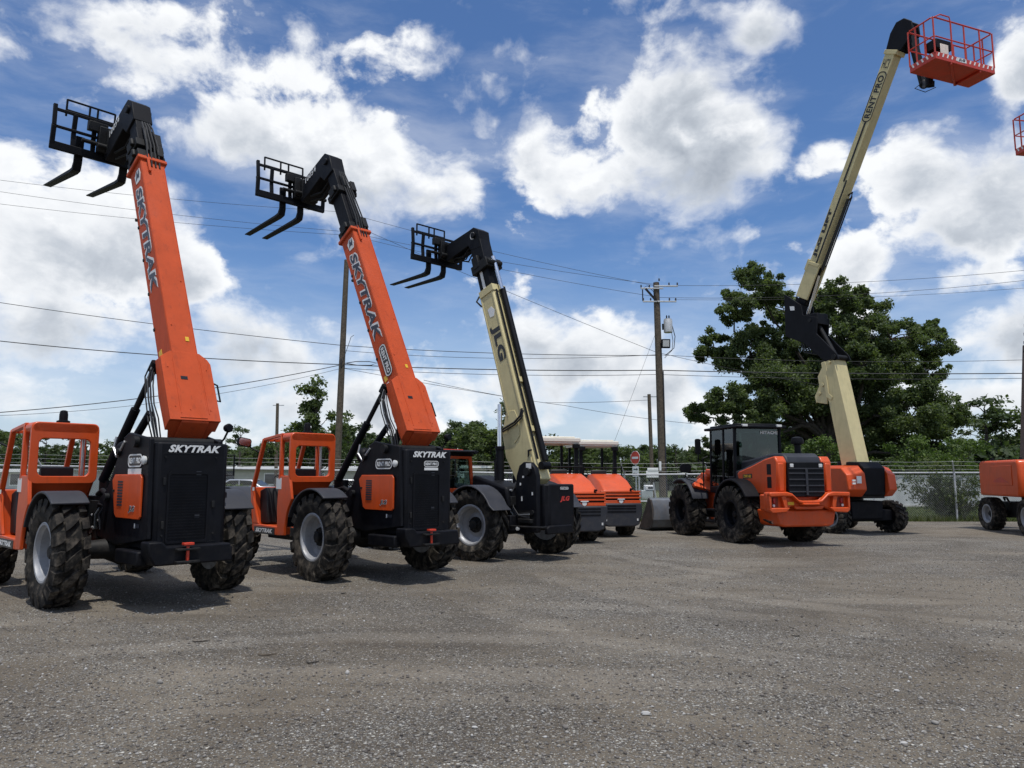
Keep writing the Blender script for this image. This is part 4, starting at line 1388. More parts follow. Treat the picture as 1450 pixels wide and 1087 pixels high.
# ------------------------------------------------------------------ rollers
def roller(label, loc, hd):
    T = thing('road_roller', label, 'roller', (*loc, 0), R(hd), 'two soil rollers parked side by side')
    w = .56
    # engine hood: slopes down to the tail
    b = MB()
    prof = [(.70, .92), (.70, 1.66), (.25, 1.67), (-.50, 1.40), (-.72, 1.24), (-.72, .92)]
    secs = []
    for x, z in prof:
        secs.append((x, z))
    top = w * .72
    # chamfered hood, narrower on top
    ring_ = []
    for x, zt, zb in ((.70, 1.66, .92), (.30, 1.68, .92), (-.30, 1.50, .92), (-.74, 1.24, .92)):
        ring_.append([(x, -w, zb), (x, -w, zb + (zt - zb) * .52), (x, -top, zt), (x, top, zt), (x, w, zb + (zt - zb) * .52), (x, w, zb)])
    vs_ = [p for r_ in ring_ for p in r_]
    fs = [tuple(range(6)), tuple(reversed(range(18, 24)))]
    for i in range(3):
        for j in range(6):
            l = (j + 1) % 6
            fs.append((i * 6 + j, i * 6 + l, i * 6 + 6 + l, i * 6 + 6 + j))
    b.add(vs_, fs)
    hood = b.build('hood', ORANGE, T, bevel=.025)
    # tail grille: orange slats over a black core
    MB().box(-.86, -.70, -w + .02, w - .02, .90, 1.20).build('grille', BLACK, T, bevel=.01)
    for z in (.955, 1.045, 1.13, 1.205):
        MB().box(-.90, -.84, -w, w, z - .022, z + .022).build('grille_slat', ORANGE, T, bevel=.008)
    MB().box(-.905, -.84, -w, w, .90, .935).build('grille_slat', ORANGE, T, bevel=.006)
    b = MB().box(-.925, -.90, -.10, .10, 1.0, 1.025).lathe([(.06, 0), (.06, .012)], (-.915, 0, .965), 'X', 16)
    b.build('emblem', DECAL, T)
    MB().box(-.93, -.90, -.12, .12, .855, .895).build('licence_plate', DECAL, T)
    MB().tube([(-.88, -.28, 1.22), (-.90, -.28, 1.28), (-.88, -.33, 1.27)], .03, 8).build('hood_latch', BLACK, T)
    # black tail counterweight
    b = MB().yz([(-w - .02, .90), (w + .02, .90), (w + .02, .62), (w - .06, .34), (.36, .29), (-.36, .29), (-w + .06, .34), (-w - .02, .62)], -.95, -.55)
    b.build('counterweight', PLASTIC, T, bevel=.03)
    b = MB()
    for z in (.68, .76, .83):
        b.box(-.958, -.949, -.40, .40, z - .02, z + .02)
    b.build('counterweight_slot', BLACK, T)
    MB().box(-.962, -.949, -.46, -.42, .44, .5).box(-.962, -.949, .42, .46, .44, .5).build('reflector', LENS, T)
    for s in (-1, 1):
        wheel(T, 0, s * .42, Rt=.52, W=.34, Rr=.28, nl=15, lug=.03, rimm=BLACK, style='r4')
    b = MB().box(-.55, 1.2, -.25, .25, .45, .92).tube([(0, -.42, .5), (0, .42, .5)], .12, 12)
    b.build('chassis', BLACK, T, bevel=.02)
    for s in (-1, 1):
        b = MB().xz(arc(0, .52, .66, 10, 150, 10) + arc(0, .52, .60, 10, 150, 10)[::-1], s * .24, s * .60)
        b.build('fender', PLASTIC, T, bevel=.01)
    # operator stand and canopy
    b = MB().box(.74, 2.25, -.60, .60, .78, .98)
    b.box(.76, .9, -.50, .50, .98, 1.62)
    b.box(1.62, 1.86, -.32, .32, .98, 1.66)
    b.build('platform', BLACK, T, bevel=.02)
    b = MB().box(.95, 1.36, -.24, .24, 1.2, 1.34).xz([(.94, 1.3), (1.04, 1.3), (.98, 1.8), (.9, 1.8)], -.24, .24)
    b.build('seat', SEAT, T, bevel=.04)
    b = MB().lathe([(.17, -.012), (.185, 0), (.17, .012), (.155, 0)], (0, 0, 0), 'Z', 20, closed=True)
    mt = Matrix.Translation((1.58, 0, 1.72)) @ Matrix.Rotation(R(-25), 4, 'Y')
    b.xf(lambda p: mt @ p)
    b.build('steering_wheel', SEAT, T)
    for x, y in ((1.0, .52), (1.0, -.52), (2.16, .52), (2.16, -.52)):
        MB().beam((x, y, .98), (x, y, 2.50), .10 if x < 1.5 else .07, .09 if x < 1.5 else .07).build('canopy_post', BLACK, T, bevel=.01)
    b = MB()
    for y in (.66, -.66):
        b.tube([(.85, y, .98), (.82, y, 1.9), (1.5, y, 1.9), (1.7, y, 1.5)], .02, 6)
    b.tube([(.74, -.6, 1.86), (.74, .6, 1.86)], .02, 6)
    b.build('guard_rail', BLACK, T)
    b = MB().prism([(.93, -.60, 2.48), (.93, .60, 2.48), (2.3, .60, 2.48), (2.3, -.60, 2.48)], (0, 0, .05))
    b.prism([(.90, -.62, 2.53), (.90, .62, 2.53), (2.32, .62, 2.53), (2.32, -.62, 2.53)], (0, 0, .11))
    b.box(1.0, 2.2, -.5, .5, 2.645, 2.68)
    can = b.build('canopy', OFFWHITE, T, bevel=.02)
    for y in (.5, -.5):
        MB().box(.88, 1.0, y - .09, y + .09, 2.36, 2.47).build('work_light', BLACK, can, bevel=.01)
    # front drum
    b = MB().box(1.9, 3.6, .56, .66, .50, .86).box(1.9, 3.6, -.66, -.56, .50, .86).box(1.9, 2.06, -.66, .66, .50, .86).box(3.5, 3.6, -.66, .66, .5, .86)
    b.build('drum_frame', ORANGE, T, bevel=.02)
    b = MB().lathe([(.56, -.52), (.60, -.54), (.60, .54), (.56, .52)], (2.85, 0, .60), 'Y', 40)
    b.build('drum', RUST, T)
    return T


roller('soil roller half hidden behind the boom foot of the cream telehandler', (1.50, 19.5), 106)
roller('soil roller standing clear beside the road sign, its whole cream canopy in view', (2.72, 21.45), 102)


# ------------------------------------------------------------------ wheel loader
def wheel_loader(label, loc, hd):
    T = thing('wheel_loader', label, 'wheel loader', (*loc, 0), R(hd))
    kw = dict(Rt=.70, W=.52, Rr=.33, nl=20, lug=.06, rimm=BLACK, style='l3')
    for x, y in ((0, .88), (0, -.88), (2.62, .92), (2.62, -.92)):
        wheel(T, x, y, **kw)
    for x in (0, 2.62):
        MB().tube([(x, -.8, .69), (x, -.3, .69), (x, .3, .69), (x, .8, .69)], [.13, .22, .22, .13], 14).build('axle', DARK, T)
    b = MB().box(-1.2, .95, -.42, .42, .55, 1.25).box(.95, 1.5, -.2, .2, .5, 1.1).box(1.5, 3.0, -.42, .42, .5, 1.3)
    b.build('chassis', DARK, T, bevel=.03)
    # counterweight
    top = [(1.05, 1.25), (.60, 1.26), (.46, 1.22), (.30, 1.08), (.2, 1.06), (-.2, 1.06), (-.30, 1.08), (-.46, 1.22), (-.60, 1.26), (-1.05, 1.25)]
    bot = [(-1.05, .84), (-.98, .80), (-.62, .82), (-.42, .92), (.42, .92), (.62, .82), (.98, .80), (1.05, .84)]
    b = MB().yz(top + bot, -1.56, -1.42)
    cw = b.build('counterweight', ORANGE, T, bevel=.03)
    band = [(y, z - (.10 if abs(y) > .5 else .07)) for y, z in reversed(top)]
    MB().yz(top + band, -1.69, -1.55).build('bumper_lip', ORANGE, cw, bevel=.025)
    for s_ in (-1, 1):
        q = [(s_ * .52, .90), (s_ * .62, .80), (s_ * .98, .78), (s_ * 1.05, .84), (s_ * 1.05, .90), (s_ * .66, .90)]
        MB().yz(q, -1.67, -1.55).build('bumper_foot', ORANGE, cw, bevel=.02)
        MB().yz([(s_ * 1.0, .88), (s_ * 1.05, .88), (s_ * 1.05, 1.2), (s_ * 1.0, 1.2)], -1.67, -1.55).build('bumper_post', ORANGE, cw, bevel=.01)
        MB().yz([(s_ * .58, .88), (s_ * .66, .88), (s_ * .74, 1.18), (s_ * .62, 1.18)], -1.66, -1.55).build('bumper_rib', ORANGE, cw, bevel=.01)
    MB().yz([(.40, .93), (-.40, .93), (-.34, .86), (.34, .86)], -1.62, -1.55).build('bumper_foot', ORANGE, cw, bevel=.015)
    b = MB().yz([(.9, 1.2), (-.9, 1.2), (-.9, .82), (.9, .82)], -1.42, -1.0)
    b.yz([(.80, .84), (-.80, .84), (-.72, .50), (-.6, .46), (.6, .46), (.72, .50)], -1.50, -.7)
    b.build('counterweight_body', ORANGE, cw, bevel=.04)
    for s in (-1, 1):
        MB().box(-1.566, -1.559, s * .86 - .09, s * .86 + .09, .91, 1.14).build('painted_pocket_shade', mat('shadow_recess', (.20, .022, .006), .6), cw, bevel=.01)  # darker orange plate: shade of the lamp pocket painted on
    for s in (-1, 1):
        MB().lathe([(.03, 0), (.03, .02)], (-1.60, s * .9, .95), 'X', 12).build('tail_light', LENS, cw)
        MB().box(-1.60, -1.565, s * .88 - .03, s * .88 + .03, 1.0, 1.12).build('tail_light', REDLENS, cw, bevel=.01)
    MB().box(-1.566, -1.559, .36, .52, .96, 1.03).build('sticker', YELLOW, cw)
    b = MB().tube([(-1.62, .22, .98), (-1.70, .2, .98), (-1.70, -.2, .98), (-1.62, -.22, .98)], .025, 8)
    b.build('tow_bar', ORANGE, cw)
    # engine hood sides
    side = [(-1.46, 1.2), (-1.50, 1.95), (-1.40, 2.08), (-1.0, 2.02), (-.4, 1.86), (.15, 1.74), (.26, 1.68), (.2, 1.56), (-.25, 1.36), (-.6, 1.2)]
    hs = []
    for s in (-1, 1):
        b = MB().xz(side, s * .46, s * .72)
        o = b.build('hood_side', ORANGE, T, bevel=.03)
        hs.append(o)
        b = MB()
        for (z0, z1) in ((1.34, 1.60), (1.65, 1.90)):
            b.box(-1.26, -1.08, s * .715, s * .724, z0, z1)
        b.build('side_vent', BLACK, o, bevel=.006)
    for s, o in zip((-1, 1), hs):
        MB().box(-1.52, -1.44, s * .54, s * .70, 1.26, 1.92).build('rear_cheek', ORANGE, o, bevel=.03)
    MB().prism([(-.02, .722, 1.55), (-.02, .722, 1.66), (-.44, .722, 1.68), (-.44, .722, 1.57)], (0, .004, 0)).build('model_plate', DECALK, hs[1], smooth=0)
    lettering('ZW140', (-.23, .727, 1.615), (-1, 0, 0), (0, 0, 1), .34, .07, YELLOW, hs[1], bold=.03)
    # top of hood and radiator mesh
    b = MB().prism([(-1.44, -.47, 1.98), (-1.52, -.46, 1.90), (-1.52, .46, 1.90), (-1.44, .47, 1.98)], (.02, 0, 0.0)) if False else MB()
    b.xz([(-1.50, 1.92), (-1.44, 2.06), (-1.30, 2.15), (-.9, 2.16), (.2, 2.02), (.5, 2.0), (.5, 1.3), (-1.44, 1.3)], -.47, .47)
    b.xz([(-1.40, 2.05), (-.9, 2.06), (.15, 1.80), (.5, 1.74), (.5, 1.5), (-.3, 1.6)], .47, .66)
    b.xz([(-1.40, 2.05), (-.9, 2.06), (.15, 1.80), (.5, 1.74), (.5, 1.5), (-.3, 1.6)], -.66, -.47)
    b.build('hood_top', PLASTIC, T, bevel=.05)
    gr = MB().box(-1.56, -1.49, -.48, .48, 1.14, 1.94).build('grille', BLACK, T, bevel=.02)
    for z in (1.26, 1.40, 1.54, 1.68, 1.79):
        MB().box(-1.575, -1.555, -.46, .46, z - .014, z + .014).build('grille_bar', PLASTIC, gr, bevel=.004)
    MB().box(-1.585, -1.56, -.03, .03, 1.18, 1.78).build('grille_bar', PLASTIC, gr, bevel=.004)
    for s in (-1, 1):
        MB().box(-1.58, -1.555, s * .38 - .045, s * .38 + .045, 1.82, 1.90).build('work_light', LENS, gr, bevel=.008)
    b = MB().lathe([(.075, 0), (.075, .22), (.14, .24), (.15, .30), (.13, .38), (.05, .41)], (-.95, -.22, 2.15), 'Z', 20)
    b.build('air_intake', BLACK, T)
    MB().tube([(-.85, .70, .62), (-1.15, .72, .56), (-1.3, .74, .56)], .045, 10).build('exhaust_pipe', CHROME, T)
    # cab
    c0, c1, w = .42, 1.72, .70
    b = MB().box(c0, c1, -w, w, 1.18, 1.36)
    b.box(c0, c0 + .3, w - .1, w, 1.36, 1.62).box(c0, c0 + .3, -w, -w + .1, 1.36, 1.62)
    co = b.build('cab', BLACK, T, bevel=.03)
    b = MB().prism([(c0 - .22, -w - .02, 2.84), (c0 - .22, w + .02, 2.84), (c1 + .20, w + .02, 2.84), (c1 + .20, -w - .02, 2.84)], (0, 0, .07))
    b.prism([(c0 - .1, -w + .08, 2.91), (c0 - .1, w - .08, 2.91), (c1 + .05, w - .08, 2.91), (c1 + .05, -w + .08, 2.91)], (0, 0, .05))
    b.build('roof', BLACK, co, bevel=.03)
    for x, y in ((c0 + .04, w - .04), (c0 + .04, -w + .04), (c1 - .05, w - .04), (c1 - .05, -w + .04), (1.0, w - .04)):
        MB().beam((x, y, 1.3), (x - .02, y * .97, 2.86), .07, .07, up=(0, 1, 0)).build('pillar', BLACK, co, bevel=.01)
    MB().prism([(c0 + .03, -w + .09, 1.62), (c0 + .03, w - .09, 1.62), (c0 + .02, w - .10, 2.83), (c0 + .02, -w + .10, 2.83)], (.006, 0, 0)).build('rear_window', GLASS, co, smooth=0)
    for s in (-1, 1):
        MB().prism([(c0 + .09, s * (w - .03), 1.62), (.95, s * (w - .03), 1.40), (.94, s * (w - .05), 2.83), (c0 + .07, s * (w - .05), 2.83)], (0, s * .006, 0)).build('side_window', GLASS, co, smooth=0)
        MB().prism([(1.05, s * (w - .03), 1.38), (c1 - .1, s * (w - .03), 1.38), (c1 - .11, s * (w - .05), 2.83), (1.04, s * (w - .05), 2.83)], (0, s * .006, 0)).build('side_window', GLASS, co, smooth=0)
    MB().prism([(c1 - .04, -w + .08, 1.4), (c1 - .04, w - .08, 1.4), (c1 - .05, w - .09, 2.83), (c1 - .05, -w + .09, 2.83)], (.006, 0, 0)).build('windscreen', GLASS, co, smooth=0)
    lettering('HITACHI', (c0 + .012, -.34, 2.74), (0, -1, 0), (0, 0, 1), .50, .085, WHITE, co, bold=.05)
    b = MB().box(.72, 1.15, -.24, .24, 1.5, 1.66).xz([(.70, 1.6), (.82, 1.6), (.74, 2.25), (.64, 2.25)], -.25, .25).box(.8, 1.05, -.18, .18, 1.36, 1.5)
    b.build('seat', SEAT, co, bevel=.04)
    b = MB().box(1.42, 1.62, -.3, .3, 1.36, 1.95)
    b.build('dashboard', SEAT, co, bevel=.03)
    b = MB().box(c0 - .26, c0 - .18, -.56, -.42, 2.87, 2.93).box(c0 - .26, c0 - .18, .42, .56, 2.87, 2.93)
    b.build('work_light', LENS, co, bevel=.01)
    MB().box(.56, .68, w + .001, w + .006, 1.24, 1.35).build('sticker', DECAL, co)
    # mirrors on stalks
    b = MB().tube([(1.75, w, 1.9), (1.8, w + .14, 2.0), (1.82, w + .26, 2.0)], .018, 6)
    b.prism([(1.80, w + .26 + a, 2.42 + c) for a, c in rrect(.16, .42, .05)], (.05, 0, 0)).tube([(1.82, w + .26, 2.0), (1.82, w + .26, 2.3)], .018, 6)
    b.build('mirror', BLACK, co, bevel=.01)
    b = MB().tube([(1.9, w + .1, 1.4), (2.35, w + .35, 1.55), (2.4, w + .35, 1.7)], .018, 6)
    b.prism([(2.36, w + .36 + a, 1.84 + c) for a, c in rrect(.34, .24, .1)], (.05, 0, 0))
    b.build('mirror', BLACK, T, bevel=.01)
    # rear fenders and steps
    for s in (-1, 1):
        b = MB().xz(arc(0, .70, .86, 8, 150, 12) + arc(0, .70, .80, 8, 150, 12)[::-1], s * .62, s * 1.10)
        b.build('fender', BLACK, T, bevel=.02)
        b = MB().xz(arc(2.62, .70, .86, 60, 150, 8) + [(1.85, 1.0)] + arc(2.62, .70, .81, 60, 150, 8)[::-1], s * .66, s * 1.15)
        b.build('fender', PLASTIC, T, bevel=.02)
        b = MB().box(1.0, 1.5, s * .70, s * .98, .42, .47).box(1.02, 1.5, s * .70, s * .95, .72, .77).box(.98, 1.03, s * .72, s * .96, .42, 1.1)
        b.build('step', BLACK, T, bevel=.01)
        MB().tube([(1.72, s * (w + .04), 1.2), (1.74, s * (w + .16), 1.3), (1.74, s * (w + .16), 2.1), (1.72, s * (w + .03), 2.15)], .018, 6).build('grab_rail', BLACK, T)
    # front frame, arms, bucket
    b = MB().xz([(1.9, .75), (2.0, 1.75), (2.35, 1.82), (2.75, 1.35), (3.3, 1.1), (3.3, .6)], .34, .46).xz([(1.9, .75), (2.0, 1.75), (2.35, 1.82), (2.75, 1.35), (3.3, 1.1), (3.3, .6)], -.46, -.34)
    b.build('front_frame', ORANGE, T, bevel=.02)
    b = MB().prism([(1.86, .47, 1.2), (1.86, 1.05, 1.36), (1.95, 1.05, 1.44), (2.3, .62, 1.62), (2.2, .47, 1.6)], (.12, 0, -.05))
    b.build('front_panel', ORANGE, T, bevel=.02)
    for s in (-1, 1):
        b = MB().xz([(2.1, 1.62), (2.35, 1.72), (3.2, 1.30), (4.2, .52), (4.2, .30), (4.0, .28), (3.1, .95), (2.1, 1.40)], s * .50, s * .60)
        b.build('lift_arm', ORANGE, T, bevel=.02)
    MB().beam((2.5, 0, 1.55), (3.7, 0, 1.15), .14, .22).build('bell_crank', ORANGE, T, bevel=.02)
    MB().tube([(2.2, 0, 1.35), (3.4, 0, 1.4)], .06, 10).build('tilt_cylinder', DARK, T)
    shell = [(5.10, .03), (4.40, .03), (4.18, .12), (4.06, .34), (4.08, .66), (4.20, .92), (4.36, .98), (4.38, .95), (4.24, .88), (4.13, .64), (4.11, .36), (4.21, .17), (4.42, .08), (5.10, .07)]
    bu = MB().xz(shell, -1.32, 1.32).build('bucket', BUCKET, T, bevel=.01)
    for s in (-1, 1):
        MB().xz([(5.1, .03), (4.40, .03), (4.18, .12), (4.06, .34), (4.08, .66), (4.20, .92), (4.36, .98), (4.55, .72)], s * 1.27, s * 1.32).build('bucket_side', RUST, bu)
    MB().box(4.95, 5.25, -1.34, 1.34, .015, .04).build('cutting_edge', RUST, bu)
    b = MB()
    for s in (-.55, .55):
        b.xz([(3.9, .2), (4.12, .3), (4.12, .85), (3.95, .75)], s - .05, s + .05)
    b.build('bucket_lug', RUST, bu)
    return T


wheel_loader('black and orange wheel loader seen from behind with its bucket on the ground', (6.43, 19.28), 104)


# ------------------------------------------------------------------ boom lifts
def lift_basket(T, c, ang, z, name='basket', L=2.08, Wd=.74, H=1.05):
    """work platform built round its own origin on the floor, then hung on the lift"""
    e = empty(name, T, c, ang)
    e.location.z = z
    hl, hw = L / 2, Wd / 2
    b = MB().box(-hl, hl, -hw, hw, -.06, .0)
    for (x0, x1, y0, y1) in ((-hl, hl, -hw - .012, -hw), (-hl, hl, hw, hw + .012), (-hl - .012, -hl, -hw, hw), (hl, hl + .012, -hw, hw)):
        b.box(x0, x1, y0, y1, -.06, .13)
    b.beam((-hl * .5, -hw, -.09), (hl * .5, hw, -.09), .05, .05).beam((hl * .5, hw, -.09), (hl * .5, -hw, -.09), .05, .05)
    b.build('basket_floor', REDM, e, bevel=.006)
    b = MB()
    for k in range(13):
        x = -hl + .06 + k * (L - .12) / 12.5
        if abs(x + .15) < .2:
            continue
        b.prism([(x, -hw - .013, .02), (x + .045, -hw - .013, .02), (x + .085, -hw - .013, .115), (x + .04, -hw - .013, .115)], (0, -.003, 0))
    for k in range(5):
        y = -hw + .04 + k * .14
        b.prism([(-hl - .013, y, .02), (-hl - .013, y + .045, .02), (-hl - .013, y + .085, .115), (-hl - .013, y + .04, .115)], (-.003, 0, 0))
    b.build('hazard_stripe', DECAL, e, smooth=0)
    MB().box(-.30, .02, -hw - .016, -hw - .012, .01, .12).build('sign_plate', DECAL, e)
    lettering('JLG', (-.14, -hw - .016, .065), (1, 0, 0), (0, 0, 1), .24, .085, DECALK, e, bold=.04, shear=.25)
    b = MB()
    r = .02
    xs = [-hl, -hl * .42, 0.02, hl * .55, hl]
    top = H
    loop = [(-hl + .05, -hw, top), (hl - .05, -hw, top), (hl, -hw + .05, top), (hl, hw - .05, top), (hl - .05, hw, top), (-hl + .05, hw, top), (-hl, hw - .05, top), (-hl, -hw + .05, top), (-hl + .05, -hw, top)]
    b.tube(loop, r, 8)
    zmid = H * .52
    b.tube([(x, y, zmid) for x, y, _ in loop], r * .85, 8)
    for x in xs:
        for y in (-hw, hw):
            b.tube([(x, y, .1), (x, y, top)], r, 8)
    for y in (-.1, .15):
        b.tube([(-hl, y, .1), (-hl, y, top)], r, 8)
        b.tube([(hl, y, .1), (hl, y, top)], r, 8)
    b.tube([(-hl + .05, -hw, top), (-hl * .75, -hw - .0, top + .12), (-hl * .45, -hw, top + .12), (-hl * .42, -hw, top)], r * .8, 8)
    b.build('guard_rail', REDM, e)
    b = MB().box(-.42, .12, hw - .30, hw + .02, .62, .88).box(-.32, .02, hw - .1, hw + .0, .12, .62)
    b.build('control_box', BLACK, e, bevel=.02)
    MB().box(-.30, -.02, hw - .32, hw - .30, .42, .74).build('control_panel', OFFWHITE, e, bevel=.01)
    MB().box(hl * .42, hl * .62, hw - .2, hw - .02, 0, .16).build('tool_tray', BLACK, e, bevel=.01)
    return e


def boom_lift():
    cx, cy, hd = 10.05, 22.35, 104
    T = thing('boom_lift', 'boom lift with cream arms raised beside the oak and a red basket on top', 'boom lift', (0, 0, 0), 0, 'boom lifts in the yard')
    M = Matrix.Translation((cx, cy, 0)) @ Matrix.Rotation(R(hd), 4, 'Z')

    def L(m_):
        return m_.xf(lambda p: M @ p)
    for x, y in ((0, .86), (0, -1.04), (2.0, .86), (2.0, -1.04)):
        p = M @ V(x, y, 0)
        tm, rm, hm = wheel_meshes(.47, .40, .26, 18, .045, RIM if y > 0 else BLACK, 'l3')
        e = empty('wheel', T, (p.x, p.y, .46), R(hd + (14 if x == 0 else 0)) + (0 if y > 0 else math.pi))
        for nm, me in (('tyre', tm), ('rim', rm), ('hub', hm)):
            link(bpy.data.objects.new(nm, me), e)
    b = L(MB().box(-.35, 2.4, -.52, .52, .40, .92).box(-.25, .25, -.9, .72, .34, .66).box(1.75, 2.25, -.9, .72, .34, .66))
    b.build('chassis', BLACK, T, bevel=.03)
    L(MB().lathe([(.5, .92), (.5, 1.0)], (.6, 0, 0), 'Z', 28)).build('slew_ring', DARK, T)
    # turret
    L(MB().box(-.62, 1.9, -.38, .38, 1.0, 1.12)).build('turntable', DARK, T, bevel=.02)
    b = L(MB().xz([(-.70, 1.08), (-.74, 1.85), (-.5, 2.02), (.4, 2.05), (.5, 1.08)], -.34, .36))
    b.build('turret', BLACK, T, bevel=.03)
    cowl = [(-.64, 1.04), (-.86, 1.24), (-.80, 1.70), (-.55, 1.92), (1.6, 1.96), (1.75, 1.8), (1.75, 1.04)]
    for s, y0, y1 in ((1, .38, .92), (-1, -.68, -.36)):
        pts = [(x, z) for x, z in cowl]
        b = MB()
        outer = y1 if s > 0 else y0
        inner = y0 if s > 0 else y1
        a1 = [(x, inner, z) for x, z in pts]
        a2 = [(x * .93 + .02, outer, 1.06 + (z - 1.04) * .90) for x, z in pts]
        n = len(pts)
        b.add(a1 + a2, [tuple(range(n)), tuple(reversed(range(n, 2 * n)))] + [(i, (i + 1) % n, n + (i + 1) % n, n + i) for i in range(n)])
        L(b).build('cowling', ORANGE, T, bevel=.025)
    for y, z, w_, h_ in ((.62, 1.52, .14, .20), (.79, 1.50, .10, .05), (.79, 1.42, .10, .05)):
        q = L(MB().box(-.86, -.825, y - w_ / 2, y + w_ / 2, z - h_ / 2, z + h_ / 2))
        q.build('sticker', DECAL, T)
    # arm plane
    A_ = Matrix.Translation((10.2, 22.0, 0)) @ Matrix.Rotation(R(120), 4, 'Z')

    def W(x, y, z):
        return A_ @ V(x, y, z)

    def arm(name, p0, p1, w, h0, h1, m, parent, y=0.05, bevel=.012, side=0):
        """box arm in the plane: p0,p1 = (x,z) of the back lower edge line, depth to the +x side"""
        d = V(p1[0] - p0[0], 0, p1[1] - p0[1]).normalized()
        nn = V(d.z, 0, -d.x)
        b = MB().prism([V(p0[0], y + w / 2, p0[1]), V(p1[0], y + w / 2, p1[1]), V(p1[0], y + w / 2, p1[1]) + nn * h1, V(p0[0], y + w / 2, p0[1]) + nn * h0], (0, -w, 0))
        b.xf(lambda p: A_ @ p)
        return b.build(name, m, parent, bevel=bevel)
    la = arm('lower_arm', (.12, 2.02), (.72, 5.12), .56, .52, .46, CREAM, T, y=.02)
    # end of lower arm: lugs on its far edge
    b = MB()
    for y in (.31, -.29):
        b.prism([V(1.02, y, 5.06), V(1.30, y, 4.62), V(1.26, y, 4.34), V(1.44, y, 4.02), V(1.40, y, 3.84), V(1.02, y, 3.76), V(.94, y, 4.2), V(.98, y, 4.9)], (0, -.04, 0))
    b.xf(lambda p: A_ @ p).build('lug_plate', CREAM, la, bevel=.01)
    b = MB().prism([V(.98, .316, 4.62), V(1.08, .316, 4.58), V(1.02, .316, 3.98), V(.84, .316, 3.86), V(.80, .316, 3.96), V(.92, .316, 4.08)], (0, .02, 0))
    for (x, z) in ((1.25, 4.1), (1.12, 4.35), (.86, 5.0)):
        b.tube([(x, .316, z), (x, .345, z)], .05, 10)
    b.xf(lambda p: A_ @ p).build('lug_boss', CREAM, la, bevel=.006)
    # knuckle: black plates linking the arms
    kn = [(2.42, 7.42), (2.44, 6.05), (1.75, 5.72), (1.0, 5.02), (.55, 5.06), (.60, 5.22), (1.28, 5.95), (1.22, 6.45), (1.75, 6.62), (1.80, 6.95)]
    kob = None
    for y in (.30, -.24):
        b = MB().prism([V(x, y, z) for x, z in kn], (0, -.05, 0))
        b.xf(lambda p: A_ @ p)
        o = b.build('knuckle_plate', BLACK, T, bevel=.01)
        kob = kob or o
    b = MB().prism([V(x, .25, z) for x, z in ((2.40, 6.9), (2.40, 6.1), (1.78, 5.8), (1.5, 6.2), (1.9, 6.6))], (0, -.48, 0)).xf(lambda p: A_ @ p)
    b.build('knuckle_block', BLACK, T, bevel=.02)
    b = MB().prism([V(1.24, .26, 6.60), V(1.24, .26, 6.25), V(1.7, .26, 6.35), V(1.7, .26, 6.62)], (0, -.5, 0)).xf(lambda p: A_ @ p)
    b.build('knuckle_ear', BLACK, T, bevel=.02)
    b = MB()
    p, q = W(1.42, 0.02, 6.28), W(.82, .02, 5.16)
    b.tube([p, q], .075, 14)
    b.tube([W(.7, -.3, 5.15), W(.7, .34, 5.15)], .08, 12)
    b.tube([W(1.5, -.28, 6.4), W(1.5, .32, 6.4)], .06, 12)
    b.build('arm_cylinder', DARK, T)
    b = MB()
    for k in range(5):
        y = -.2 + .1 * k
        b.tube([W(1.9, y, 5.75), W(1.7 + .03 * k, y, 5.45), W(1.3, y, 5.3), W(1.05, y * .8, 5.2)], .025, 6)
    b.build('hose', HOSE, T)
    MB().prism([V(2.05, .302, 6.95), V(2.22, .302, 6.98), V(2.2, .302, 6.84), V(2.04, .302, 6.82)], (0, .004, 0)).xf(lambda p: A_ @ p).build('sticker', DECAL, T)
    # upper boom
    p0, p1 = V(1.62, 0, 7.18), V(-1.82, 0, 13.62)
    d = (p1 - p0).normalized()
    nn = V(d.z, 0, -d.x)           # towards +x / up

    def U(a, y, n):
        return A_ @ (p0 + d * a + nn * n + V(0, y, 0))
    Lb = (p1 - p0).length

    def ubox(bm, a0, a1, y0, y1, n0, n1):
        ad = A_.to_3x3()
        return bm.obox(U((a0 + a1) / 2, (y0 + y1) / 2, (n0 + n1) / 2), (ad @ d) * (a1 - a0) / 2, (ad @ V(0, 1, 0)) * (y1 - y0) / 2, (ad @ nn) * (n1 - n0) / 2)
    b = MB()
    ubox(b, 1.0, Lb - .05, -.13, .20, .06, .38)
    ub = b.build('upper_boom', CREAM, T, bevel=.012)
    for q_ in ((.75, 1.1, -.16, .21, .38, .48), (.95, 1.05, -.18, .22, .0, .42), (Lb - .12, Lb, -.18, .22, .0, .42)):
        q = MB()
        ubox(q, *q_)
        q.build('boom_flange', CREAM, ub, bevel=.01)
    for y0, y1 in ((.14, .20), (-.16, -.10)):
        q = MB()
        ubox(q, -.1, 1.0, y0, y1, -.02, .44)
        q.build('boom_cheek', CREAM, ub, bevel=.01)
    b = MB()
    ubox(b, -.3, .9, -.09, .13, .05, .36)
    b.build('boom_foot', BLACK, ub, bevel=.02)
    MB().tube([U(-.7, .02, -.12), U(.7, .02, .02)], .05, 12).build('lift_cylinder', CHROME, T)
    b = MB()
    ubox(b, 1.0, 3.6, .201, .215, .09, .135)
    ubox(b, 3.55, 5.3, .201, .215, .17, .22)
    b.tube([U(3.1, .04, -.05), U(.9, .04, -.05)], .05, 8)
    b.tube([U(3.0, .04, -.02), U(3.15, .06, -.16), U(3.3, .06, -.12), U(3.2, .04, .0)], .03, 8)
    b.tube([U(1.0, -.1, -.03), U(3.2, -.1, -.03)], .02, 6)
    b.build('hose', HOSE, ub)
    ad = A_.to_3x3()
    lettering('JLG LIFT', U(1.95, .201, .265), ad @ d, ad @ nn, 1.5, .15, DECALK, ub, bold=.06, lift=.012)
